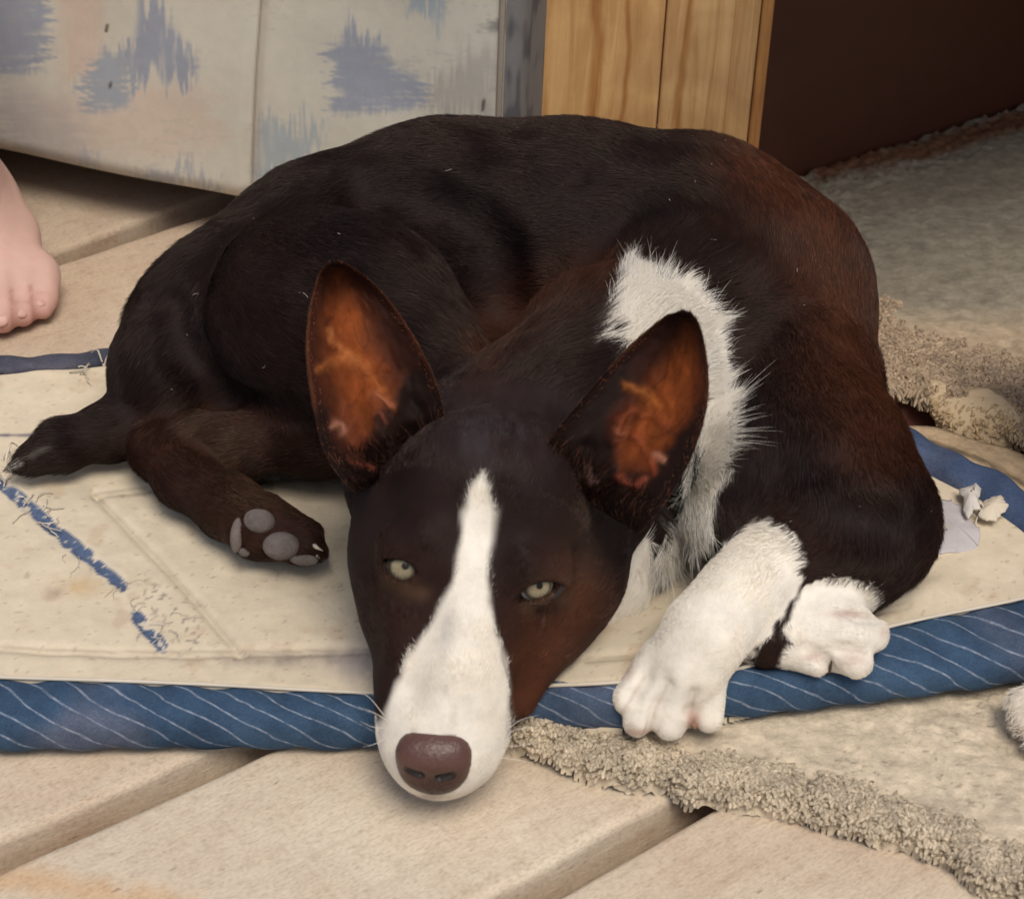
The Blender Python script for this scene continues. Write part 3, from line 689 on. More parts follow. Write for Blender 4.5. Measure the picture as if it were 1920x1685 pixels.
# piping line (white) where canvas meets binding
pp = cr([p+np.array([0, -.0005, .0018]) for p in tp], 500); V, F = tube(pp, .0007, 6); mk('piping', V, F, M['thread'], matp)
# frayed threads
def threads(cent, n, L, name, up=.004, col=None, K=10, r=.00022, spread=12, bias=None):
    P = []
    for i in range(n):
        cx, cy = cent[rng.integers(len(cent))]; cx += rng.normal(0, spread); cy += rng.normal(0, spread*.6)
        p = upx((cx, cy), .0006); a = rng.uniform(0, 6.28) if bias is None else bias+rng.normal(0, .7); cu = rng.normal(0, 1.3); pts = []
        zz_ = p[2]; h = abs(rng.normal(0, up)); l_ = L*rng.uniform(.4, 1.3)
        for k_ in range(K):
            f = k_/(K-1); pts.append([p[0], p[1], zz_+h*math.sin(math.pi*f)]); a += cu/K+rng.normal(0, .25)
            p = p+np.array([math.cos(a), math.sin(a), 0])*l_/K
        P.append(pts)
    P = np.array(P); c = np.tile(srgb(216, 206, 188), (n, 1))*rng.uniform(.75, 1.1, (n, 1))
    return strands(name, P, np.full(K, r), M['rug'], matp, c)
threads([(20, 870), (30, 890), (15, 905)], 14, .012, 'frayed_threads', .003, bias=1.3, r=.00035)
threads([(90, 960), (60, 950), (110, 995), (150, 1020)], 10, .012, 'frayed_threads', .0012, r=.00022, spread=12)
threads([(150, 1050), (190, 1075), (235, 1105), (260, 1140), (270, 1170), (300, 1190), (330, 1160)], 24, .007, 'frayed_threads', .0006, r=.00012, spread=16)
threads([(165, 688), (195, 690), (210, 680), (180, 676), (150, 700)], 14, .009, 'frayed_threads', .003, r=.00032, spread=8)
threads([(1800, 940), (1850, 960), (1770, 1000)], 10, .010, 'frayed_threads', .004, r=.0003, spread=14)
# torn fabric scraps at the right
def scrap(pts, z, seed, colr, name='torn_scrap', h=.006):
    o = np.array([upx(p, z)[:2] for p in pts]); cpt = o.mean(0); n = 64; O = cr(np.concatenate([o, o[:1]]), n)[:-1]; O = O+.0016*np.stack([vn(O, 220, seed), vn(O, 220, seed+5)], 1)+.0006*np.stack([vn(O, 900, seed), vn(O, 900, seed+5)], 1)
    rows = [];
    for f in np.linspace(1, .0, 12):
        q_ = cpt+(O-cpt)*f; zz_ = np.array([mz(a[0]) for a in q_])+z+h*(1-f**2)+.0016*f*fbm(np.stack([q_[:, 0], q_[:, 1], q_[:, 0]*0+seed], 1), 110, seed, 2)
        rows.append(np.concatenate([q_, zz_[:, None]], 1))
    V = np.stack(rows, 0).reshape(-1, 3); c = colr*np.clip(1+.10*fbm(V, 150, seed), .6, 1.2)[:, None]
    o_ = mk(name, V, gridf(12, n-1, closev=True), M['canvas'], matp, col=c); o_.modifiers.new('s', 'SOLIDIFY').thickness = .0008
scrap([(1755, 935), (1800, 950), (1830, 985), (1835, 1022), (1790, 1030), (1750, 1020)], .001, 1, srgb(190, 184, 184), h=.0012)
scrap([(1800, 920), (1822, 908), (1838, 920), (1832, 960), (1808, 965)], .004, 2, srgb(206, 200, 192), h=.003)
scrap([(1838, 945), (1868, 930), (1886, 945), (1880, 965), (1862, 975), (1840, 965)], .004, 3, srgb(212, 200, 180), h=.003)
#PART2
# ================================================================== SDF modelling
class SDF:
    def __init__(s, lo, hi, h):
        s.lo = np.array(lo, float); s.h = h; s.n = np.ceil((np.array(hi)-s.lo)/h).astype(int)+1
        s.F = np.full(tuple(s.n), .02, np.float32)
    def box(s, lo, hi):
        a = np.maximum(np.floor((np.array(lo)-s.lo)/s.h).astype(int), 0); b = np.minimum(np.ceil((np.array(hi)-s.lo)/s.h).astype(int)+1, s.n)
        if (b <= a).any(): return None, None
        g = np.ix_(*[np.arange(a[i], b[i]) for i in range(3)])
        X, Y, Z = [s.lo[i]+g[i]*s.h for i in range(3)]
        return (slice(a[0], b[0]), slice(a[1], b[1]), slice(a[2], b[2])), (X.astype(np.float32), Y.astype(np.float32), Z.astype(np.float32))
    def apply(s, prim, k, sub=False):
        mg = .02+max(k, .001); sl, G = s.box(prim.lo-mg, prim.hi+mg)
        if sl is None: return
        d = prim.d(*G); A = s.F[sl]
        if sub:
            h = np.clip(.5-.5*(A+d)/k, 0, 1); s.F[sl] = A*(1-h)+(-d)*h+k*h*(1-h)
        else:
            h = np.clip(.5+.5*(A-d)/k, 0, 1); s.F[sl] = A*(1-h)+d*h-k*h*(1-h)
    def sample(s, P):
        q = (P-s.lo)/s.h; q = np.clip(q, 0, s.n-1.001); I = q.astype(int); t = q-I; r = 0
        for a in (0, 1):
            for b in (0, 1):
                for c in (0, 1):
                    wt = (t[..., 0] if a else 1-t[..., 0])*(t[..., 1] if b else 1-t[..., 1])*(t[..., 2] if c else 1-t[..., 2])
                    r = r+wt*s.F[I[..., 0]+a, I[..., 1]+b, I[..., 2]+c]
        return r
    def hit(s, px, py, push=0):
        d = ray(px, py); d = d/np.linalg.norm(d); t = np.arange(.45, 1.3, .0006); P = CAM+d*t[:, None]
        inb = ((P > s.lo) & (P < s.lo+(s.n-1)*s.h)).all(1); f = np.where(inb, s.sample(P), .02); i = np.nonzero(f < 0)[0]
        if len(i) == 0: return U(px, py, .03)
        i = i[0]; f0, f1 = f[i-1], f[i]; tt = t[i-1]+.0006*f0/(f0-f1+1e-9); return CAM+d*(tt+push)
    def grad(s, P):
        P = np.atleast_2d(P); e = s.h; g = np.stack([s.sample(P+np.eye(3)[i]*e)-s.sample(P-np.eye(3)[i]*e) for i in range(3)], -1)
        return g/(np.linalg.norm(g, axis=-1, keepdims=True)+1e-9)
    def mesh(s):
        F = s.F; S_ = F < 0
        c = [S_[a:F.shape[0]-1+a, b:F.shape[1]-1+b, d:F.shape[2]-1+d] for a in (0, 1) for b in (0, 1) for d in (0, 1)]
        al = np.ones(c[0].shape, bool); an = np.zeros(c[0].shape, bool)
        for q in c: al &= q; an |= q
        act = an & ~al; I = np.argwhere(act); idx = np.full(act.shape, -1, np.int64); idx[act] = np.arange(len(I))
        V = np.zeros((len(I), 3)); cnt = np.zeros(len(I)); cor = [(a, b, d) for a in (0, 1) for b in (0, 1) for d in (0, 1)]
        val = {q: F[I[:, 0]+q[0], I[:, 1]+q[1], I[:, 2]+q[2]] for q in cor}
        for a in cor:
            for ax_ in range(3):
                if a[ax_]: continue
                b = list(a); b[ax_] = 1; b = tuple(b); fa, fb = val[a], val[b]; m_ = (fa < 0) != (fb < 0)
                t = fa[m_]/(fa[m_]-fb[m_]); p = np.tile(np.array(a, float), (m_.sum(), 1)); p[:, ax_] = t
                V[m_] += p; cnt[m_] += 1
        V = s.lo+(I+V/cnt[:, None])*s.h
        Q = []
        for ax_ in range(3):
            o = [q for q in range(3) if q != ax_]; sl0 = [slice(None)]*3; sl1 = [slice(None)]*3; sl0[ax_] = slice(0, -1); sl1[ax_] = slice(1, None)
            A, B = S_[tuple(sl0)], S_[tuple(sl1)]; E = np.argwhere(A != B)
            E = E[(E[:, o[0]] > 0) & (E[:, o[1]] > 0) & (E[:, o[0]] < F.shape[o[0]]-1) & (E[:, o[1]] < F.shape[o[1]]-1)]
            sg = A[E[:, 0], E[:, 1], E[:, 2]]; q = []
            for (u_, v_) in ((1, 1), (0, 1), (0, 0), (1, 0)):
                e = E.copy(); e[:, o[0]] -= u_; e[:, o[1]] -= v_; q.append(idx[e[:, 0], e[:, 1], e[:, 2]])
            q = np.stack(q, 1); flip = sg if ax_ != 1 else ~sg
            q[~flip] = q[~flip][:, ::-1]; Q.append(q)
        Q = np.concatenate(Q); return V, Q[(Q >= 0).all(1)]
class Cap:
    def __init__(s, a, b, ra, rb, **kw):
        s.a, s.b, s.ra, s.rb = np.array(a, float), np.array(b, float), ra, rb; m_ = max(ra, rb)
        s.lo = np.minimum(s.a, s.b)-m_; s.hi = np.maximum(s.a, s.b)+m_; s.flow = s.b-s.a; s.__dict__.update(kw)
    def d(s, X, Y, Z):
        ba = s.b-s.a; L = float(ba@ba)+1e-12
        px, py, pz = X-s.a[0], Y-s.a[1], Z-s.a[2]
        t = np.clip((px*ba[0]+py*ba[1]+pz*ba[2])/L, 0, 1)
        return np.sqrt((px-ba[0]*t)**2+(py-ba[1]*t)**2+(pz-ba[2]*t)**2)-(s.ra+(s.rb-s.ra)*t)
class Ell:
    def __init__(s, c, A, r, **kw):
        s.c, s.A, s.r = np.array(c, float), np.array(A, float), np.array(r, float); m_ = s.r.max()
        s.lo, s.hi = s.c-m_, s.c+m_; s.flow = s.A[0]; s.__dict__.update(kw)
    def d(s, X, Y, Z):
        px, py, pz = X-s.c[0], Y-s.c[1], Z-s.c[2]
        q = [px*s.A[i][0]+py*s.A[i][1]+pz*s.A[i][2] for i in range(3)]
        k0 = np.sqrt(sum((q[i]/s.r[i])**2 for i in range(3)))+1e-6; k1 = np.sqrt(sum((q[i]/s.r[i]**2)**2 for i in range(3)))+1e-6
        return k0*(k0-1)/k1
def frame(f, upv=(0, 0, 1)):
    f = np.array(f, float); f /= np.linalg.norm(f); r_ = np.cross(f, upv); r_ /= np.linalg.norm(r_); return np.array([f, r_, np.cross(r_, f)])

# ------------------------------------------------------------------ the dog's body, placed from joints
PR = []                       # (prim, k)
def P3(t): return U(t[0], t[1], t[2])
def chain(pts, k=.012, kin=None, **kw):
    """pts: (px, py, z, radius px)"""
    Q = [P3(p) for p in pts]; Rr = [rad(p[3], q) for p, q in zip(pts, Q)]
    for i in range(len(pts)-1): PR.append((Cap(Q[i], Q[i+1], Rr[i], Rr[i+1], **kw), k))
def ell(c, r, fdir, k=.01, **kw):
    c3 = P3(c); PR.append((Ell(c3, frame(fdir), [rad(q, c3) for q in r], **kw), k))
# torso: rump -> shoulder (hair flows from shoulder to rump)
chain([(1434, 720, .062, 203), (1394, 575, .074, 230), (1285, 502, .078, 234), (1060, 472, .078, 232), (830, 466, .076, 226), (632, 524, .068, 214), (462, 618, .058, 193)], .016, len=.0052, reg='body')
chain([(465, 622, .058, 184), (350, 695, .050, 138)], .014, len=.006, reg='body')
# inner belly / chest mass under head
chain([(1350, 800, .05, 170), (1150, 850, .05, 150), (800, 720, .05, 150)], .02, len=.005, reg='body')
# haunch
ell((640, 610, .083), (240, 210, 215), (1, -.5, 0), .006, len=.006, reg='haunch')
chain([(570, 580, .083, 180), (760, 690, .077, 165)], .007, len=.006, reg='haunch')
# buttock and tail
chain([(380, 640, .045, 150), (330, 740, .042, 100)], .014, len=.006, reg='body')
chain([(330, 770, .036, 66), (215, 806, .036, 51), (115, 834, .034, 43), (60, 860, .032, 21), (28, 874, .030, 8)], .008, len=.005, reg='tail')
# hind leg: tibia, hock, metatarsus, toes
chain([(700, 770, .055, 105), (600, 800, .048, 82), (450, 825, .043, 62), (305, 842, .038, 50)], .010, len=.005, reg='leg')
chain([(300, 846, .0365, 54), (345, 895, .0365, 52), (430, 950, .0365, 56), (490, 990, .036, 58)], .006, len=.004, reg='leg')
chain([(480, 985, .036, 56), (560, 1015, .036, 44)], .004, len=.003, reg='leg')
chain([(500, 960, .039, 34), (580, 1000, .036, 26)], .003, len=.003, reg='leg')
chain([(540, 1000, .038, 34), (592, 1032, .034, 22)], .003, len=.003, reg='leg')
# shoulder and upper foreleg on the right
chain([(1440, 760, .062, 205), (1520, 890, .060, 178), (1590, 975, .060, 150)], .016, len=.0055, reg='body')
chain([(1620, 985, .056, 132), (1560, 1040, .052, 105), (1475, 1030, .058, 92)], .012, len=.005, reg='arm')
chain([(1420, 880, .07, 130), (1400, 960, .062, 110)], .014, len=.006, reg='body')
# white foreleg
chain([(1450, 1045, .058, 68), (1385, 1115, .054, 68), (1325, 1185, .048, 70), (1290, 1245, .038, 70)], .010, len=.0028, reg='fore')
chain([(1285, 1250, .036, 68), (1262, 1310, .026, 58)], .006, len=.0018, reg='fore')
for a, b in (((1240, 1235, .038, 42), (1182, 1308, .028, 34)), ((1255, 1265, .036, 40), (1198, 1352, .022, 31)), ((1285, 1275, .035, 40), (1256, 1356, .021, 33)), ((1325, 1260, .035, 40), (1328, 1344, .022, 29))):
    chain([a, b], .0018, len=.0014, reg='fore')
# folded paw on the right
chain([(1500, 1090, .044, 66), (1448, 1150, .040, 56), (1440, 1195, .040, 48)], .010, len=.004, reg='arm')
chain([(1440, 1195, .040, 50), (1540, 1180, .040, 68), (1575, 1190, .041, 66)], .006, len=.0025, reg='paw')
for a, b in (((1540, 1130, .044, 42), (1600, 1128, .044, 30)), ((1580, 1170, .044, 46), (1632, 1190, .042, 34)), ((1560, 1210, .040, 44), (1605, 1240, .037, 32)), ((1480, 1215, .038, 38), (1530, 1240, .036, 27))):
    chain([a, b], .0022, len=.0014, reg='paw')
# neck
chain([(880, 800, .080, 115), (1040, 790, .084, 160), (1140, 690, .088, 165), (1290, 620, .082, 175), (1400, 570, .074, 190)], .014, len=.009, reg='neck')
chain([(1050, 860, .06, 150), (1220, 830, .058, 120), (1330, 800, .055, 135)], .014, len=.010, reg='neck')
chain([(1080, 960, .05, 120), (1180, 1010, .045, 75)], .012, len=.010, reg='neck')
chain([(1180, 1010, .043, 62), (1155, 1110, .034, 50), (1085, 1190, .029, 26)], .010, len=.006, reg='neck')
# skull, brow, cheeks, muzzle (flow from the nose backwards)
hk = .010
nose3 = P3((828, 1388, .026)); occ3 = P3((955, 800, .088)); hd = occ3-nose3
ell((930, 910, .076), (190, 220, 172), hd, .018, len=.0035, reg='head')
chain([(845, 1235, .052, 118), (870, 1110, .066, 150), (915, 950, .085, 190)], hk, len=.003, reg='head')
chain([(826, 1388, .0262, 111), (836, 1330, .033, 118), (850, 1240, .043, 126)], hk, len=.002, reg='head')
chain([(780, 1250, .040, 66), (765, 1130, .050, 78), (785, 980, .062, 108), (770, 890, .072, 112)], hk, len=.003, reg='head')      # left cheek
chain([(726, 930, .082, 66), (742, 1040, .069, 70), (755, 1140, .056, 62)], .012, len=.003, reg='head')
chain([(962, 1315, .022, 34), (965, 1270, .030, 46), (1010, 1140, .045, 105), (1050, 1060, .055, 115), (1060, 940, .066, 130)], hk, len=.003, reg='head')  # right cheek
chain([(960, 1200, .040, 80), (1000, 1130, .048, 90)], hk, len=.003, reg='head')
chain([(738, 1022, .0845, 34), (800, 1008, .0915, 36)], .006, len=.003, reg='head')     # brows
chain([(970, 1056, .0875, 34), (1048, 1062, .0795, 32)], .006, len=.003, reg='head')
chain([(705, 900, .074, 48), (775, 850, .084, 75)], .010, len=.003, reg='head')     # ear roots
chain([(1170, 960, .066, 48), (1090, 860, .080, 85)], .010, len=.003, reg='head')
# bounds from the primitives
lo = np.min([p.lo for p, k in PR], 0)-.006; hi = np.max([p.hi for p, k in PR], 0)+.006
HV = .00105
G = SDF(lo, hi, HV)
for p, k in PR: G.apply(p, k)
def groove(pts, rp, k, push=0.0):
    H_ = [G.hit(a, b, push=push) for (a, b) in pts]
    for i in range(len(H_)-1): G.apply(Cap(H_[i], H_[i+1], rad(rp, H_[i]), rad(rp, H_[i+1])), k, sub=True)
groove([(690, 352), (790, 372), (870, 410), (925, 480), (935, 560), (915, 630)], 26, .016, -.001)
groove([(1530, 985), (1600, 965), (1680, 985)], 20, .014, -.002)
groove([(330, 560), (350, 650), (420, 740), (540, 760)], 12, .012, -.001)
groove([(722, 1102), (792, 1122)], 12, .008, -.001); groove([(985, 1152), (1056, 1126)], 12, .008, -.001)
groove([(812, 1120), (782, 1190), (752, 1285)], 16, .014, -.001); groove([(950, 1150), (985, 1230), (975, 1310)], 14, .012, -.001); groove([(905, 1010), (890, 1090)], 30, .016, -.005)
for g_ in ([(1210, 1268), (1186, 1305), (1164, 1342)], [(1252, 1284), (1232, 1322), (1217, 1376)], [(1304, 1300), (1296, 1334), (1290, 1380)], [(1582, 1146), (1612, 1156), (1640, 1160)], [(1560, 1215), (1590, 1218), (1625, 1224)], [(1510, 1215), (1545, 1236), (1560, 1256)], [(508, 1012), (500, 1040)], [(520, 985), (570, 1012)]):
    groove(g_, 8.0, .0030, -.0002)
SUBS = [(Cap(P3((770, 1058, .078)), P3((795, 1075, .072)), .0048, .0035), .005)]
# eyes: sockets carved, lids built round them
EYES = []
for pts, gx, gy, rpx, ip in (([(721, 1050), (734, 1050), (756, 1051), (775, 1063), (778, 1076), (765, 1085), (745, 1087), (729, 1076)], 749, 1067, 37, (760, 1061)),
                      ([(969, 1127), (984, 1106), (1004, 1095), (1030, 1091), (1047, 1097), (1041, 1112), (1020, 1124), (993, 1129)], 1011, 1105, 35, (1012, 1098))):
    h_ = G.hit(gx, gy); n_ = G.grad(h_)[0]; er = rad(rpx, h_); dr = ray(gx, gy); dr /= np.linalg.norm(dr)
    wd = dr-n_*.8; wd /= np.linalg.norm(wd); c = h_+wd*er*1.0; EYES.append((pts, gx, gy, er, c, dr, n_, ip))
    pcx, pcy = np.mean([p[0] for p in pts]), np.mean([p[1] for p in pts])
    G.apply(Cap(c, c, er*1.16, er*1.16), .006)
    sl, gg = G.box(c-.016, c+.016); X, Y, Z = np.broadcast_arrays(*gg); PP = np.stack([X, Y, Z], -1).reshape(-1, 3)
    x_, y_ = proj(PP); pd = polysd(x_, y_, [(pcx+(p[0]-pcx)*1.16, pcy+(p[1]-pcy)*1.16) for p in pts])*S*.85
    dep = (PP-c)@dr; cut = np.maximum(pd, np.abs(dep+.004)-.011).reshape(X.shape)
    A = G.F[sl]; G.F[sl] = np.maximum(A, -cut)
    # bulge of the lids over the ball
bodyV, bodyF = G.mesh()
# surface relief: soft muscle and coat unevenness
gn = G.grad(bodyV)
bodyV = bodyV+gn*(.0004*fbm(bodyV, 35, 3, 3))[:, None]
BX, BY = proj(bodyV)

# ---- per vertex: nearest region, flow, hair length
D = np.stack([p.d(bodyV[:, 0], bodyV[:, 1], bodyV[:, 2]) for p, k in PR]); Wt = np.exp(-np.clip(D-D.min(0), 0, .05)/.004)
Wt /= Wt.sum(0)
flows = np.stack([p.flow/np.linalg.norm(p.flow) for p, k in PR]); lens = np.array([p.len for p, k in PR]); regs = [p.reg for p, k in PR]
FL = Wt.T@flows; LN = Wt.T@lens
rw_ = {g: sum(Wt[i] for i in range(len(PR)) if regs[i] == g) for g in set(regs)}
def wmask(poly, jag=7, f=.09, sx_=1, sy_=1, seed=0):
    x = BX+jag*vn(np.stack([BX*sx_, BY*sy_], -1), f, seed); y = BY+jag*vn(np.stack([BX*sx_, BY*sy_], -1), f, seed+9)
    return polysd(x, y, poly)
def mk_mask(d, s=5): return ss(-d, -s, s)
front = (gn@Fw) < .35
blaze = wmask([(905, 886), (888, 915), (870, 960), (862, 1010), (850, 1075), (838, 1120), (815, 1160), (785, 1200), (762, 1250), (738, 1300), (716, 1345), (640, 1420), (660, 1560), (960, 1560), (962, 1420), (953, 1370), (960, 1290), (951, 1235), (928, 1185), (914, 1130), (914, 1080), (922, 1020), (928, 955), (920, 910)], 7, .05, 1, .5)
white = mk_mask(blaze, 9)*np.clip(rw_['head']*1.5, 0, 1)
ruffp = [(1175, 495), (1225, 515), (1290, 525), (1328, 572), (1348, 640), (1358, 720), (1362, 800), (1348, 880), (1326, 950), (1300, 1020), (1262, 1080), (1238, 1104), (1235, 1055), (1258, 980), (1290, 880), (1290, 760), (1200, 660), (1120, 650), (1145, 585), (1160, 530)]
chestp = [(1180, 985), (1215, 1005), (1235, 1060), (1240, 1120), (1190, 1200), (1090, 1260), (1000, 1290), (1080, 1160), (1150, 1090), (1172, 1040)]
nob = (1-np.clip(rw_['head'], 0, 1)); 
white = np.maximum(white, mk_mask(wmask(ruffp, 24, .035, seed=3), 12)*(nob > .5)*(1-rw_['fore']))
white = np.maximum(white, mk_mask(wmask(chestp, 8, .06, seed=4), 7)*(nob > .4))
armw = np.clip(rw_['fore']+rw_['arm']+rw_['body'], 0, 1)
legp = [(1425, 968), (1462, 985), (1502, 1018), (1506, 1075), (1490, 1125), (1400, 1240), (1390, 1420), (1080, 1440), (1080, 1260), (1260, 1100), (1330, 1040)]
white = np.maximum(white, mk_mask(wmask(legp, 8, .07, seed=5), 5)*(rw_['fore'] > .10))
pawp = [(1500, 1085), (1600, 1080), (1720, 1120), (1720, 1320), (1500, 1300), (1452, 1262), (1462, 1225), (1482, 1205), (1470, 1180), (1480, 1150), (1497, 1118)]
white = np.maximum(white, mk_mask(wmask(pawp, 8, .05, seed=6), 6)*(np.maximum(rw_['paw'], 0) > .35))
tt = mk_mask(linesd(BX, BY, [(10, 880), (34, 868)])-9, 4)*rw_['tail']; white = np.maximum(white, tt*.45)
white = np.maximum(white, .10*mk_mask(linesd(BX, BY, [(60, 855), (92, 838)])-4, 5)*rw_['tail'])
# brown coat : liver with redder parts (coat colour, not shade)
n1 = fbm(bodyV, 14, 5, 3); n2 = fbm(bodyV, 60, 9, 3)
dark = np.array([.0105, .0054, .0048]); red = np.array([.056, .0180, .0078]); tan = np.array([.062, .034, .019])
kr = np.zeros(len(bodyV))
kr = np.maximum(kr, .95*np.exp(-(linesd(BX, BY, [(1430, 300), (1530, 400), (1580, 560), (1600, 700), (1660, 830)])/95)**2))
kr = np.maximum(kr, .55*np.exp(-(linesd(BX, BY, [(900, 640), (1000, 560), (1100, 520)])/60)**2))
kr = np.maximum(kr, .7*np.exp(-(linesd(BX, BY, [(990, 1330), (1000, 1240), (1090, 1120)])/70)**2))
kr = np.maximum(kr, .35*rw_['leg']); kr = np.maximum(kr, .55*rw_['arm'])
kr = np.clip(kr+.25*n1, 0, 1)[:, None]
kt = np.clip(np.exp(-(linesd(BX, BY, [(380, 800), (440, 840), (460, 930), (540, 930)])/34)**2)*.6+np.exp(-(linesd(BX, BY, [(1090, 1080), (1120, 1000)])/60)**2)*.2+.55*np.exp(-(linesd(BX, BY, [(728, 1092), (790, 1112)])/15)**2)+.6*np.exp(-(linesd(BX, BY, [(990, 1142), (1052, 1118)])/15)**2), 0, 1)[:, None]
brown = dark*(1-kr)+red*kr; brown = brown*(1-kt)+tan*kt; brown = brown*np.clip(1+.22*n2+.18*n1, .5, 1.6)[:, None]
wcol = srgb(232, 225, 211)*np.clip(1+.05*n2, .8, 1.1)[:, None]
for (cx, cy, rx, ry, a) in ((835, 1293, 7, 9, .30), (875, 1312, 12, 12, .16), (850, 1345, 10, 22, .25), (900, 1340, 8, 14, .14), (870, 1460, 12, 12, .25), (775, 1370, 8, 5, .2), (1185, 1362, 14, 10, .35), (800, 1494, 60, 6, .5), (1590, 1235, 30, 16, .2)):
    g_ = np.exp(-(((BX-cx)/rx)**2+((BY-cy)/ry)**2))*a; wcol = wcol*(1-g_[:, None])+srgb(150, 128, 112)*g_[:, None]
for (cx, cy, rx, ry, a) in ((1300, 1350, 14, 26, .85), (1180, 1255, 10, 18, .4), (1200, 1372, 26, 7, .7), (1520, 1232, 18, 8, .5), (1585, 1150, 34, 7, .5), (1600, 1236, 26, 10, .35), (1655, 1185, 8, 14, .4)):
    g_ = np.exp(-(((BX-cx)/rx)**2+((BY-cy)/ry)**2))*a*(rw_['fore']+rw_['paw']); wcol = wcol*(1-g_[:, None])+srgb(170, 122, 104)*g_[:, None]
for g_ in ([(1210, 1268), (1186, 1305), (1164, 1342)], [(1252, 1284), (1232, 1322), (1217, 1376)], [(1304, 1300), (1296, 1334), (1290, 1380)], [(1582, 1146), (1612, 1156), (1640, 1160)], [(1560, 1215), (1590, 1218), (1625, 1224)], [(1510, 1215), (1545, 1236), (1560, 1256)]):
    g_ = (np.exp(-(linesd(BX, BY, g_)/4.0)**2)*.35*np.clip(rw_['fore']+rw_['paw'], 0, 1))[:, None]; wcol = wcol*(1-g_)+srgb(150, 122, 104)*g_  # toe grooves painted darker, gap shade put into the coat colour
hw_ = np.clip(rw_['head'], 0, 1)[:, None]; brown = brown*(1+.45*hw_); fh_ = (np.exp(-(((BX-930)/120)**2+((BY-810)/75)**2))*.55*np.clip(.8+1.2*fbm(bodyV*[2, .7, .7], 160, 61, 2), 0, 1.5))[:, None]; brown = brown*(1-fh_)+np.array([.042, .034, .036])*fh_
coat = brown*(1-white[:, None])+wcol*white[:, None]
kn_ = ss(-polysd(BX, BY, [(748, 1398), (760, 1382), (790, 1378), (850, 1376), (878, 1400), (874, 1440), (860, 1462), (840, 1480), (810, 1484), (782, 1476), (757, 1452)]), -2, 4)[:, None]; coat = coat*(1-kn_)+np.array([.02, .008, .007])*kn_
dog = empty('dog', (0, 0, 0)); tag(dog, 'dark brown and white dog curled up on the mat, chin on the planks, ears pricked', 'dog')
mk('body', bodyV, bodyF, M['coat'], dog, col=coat)

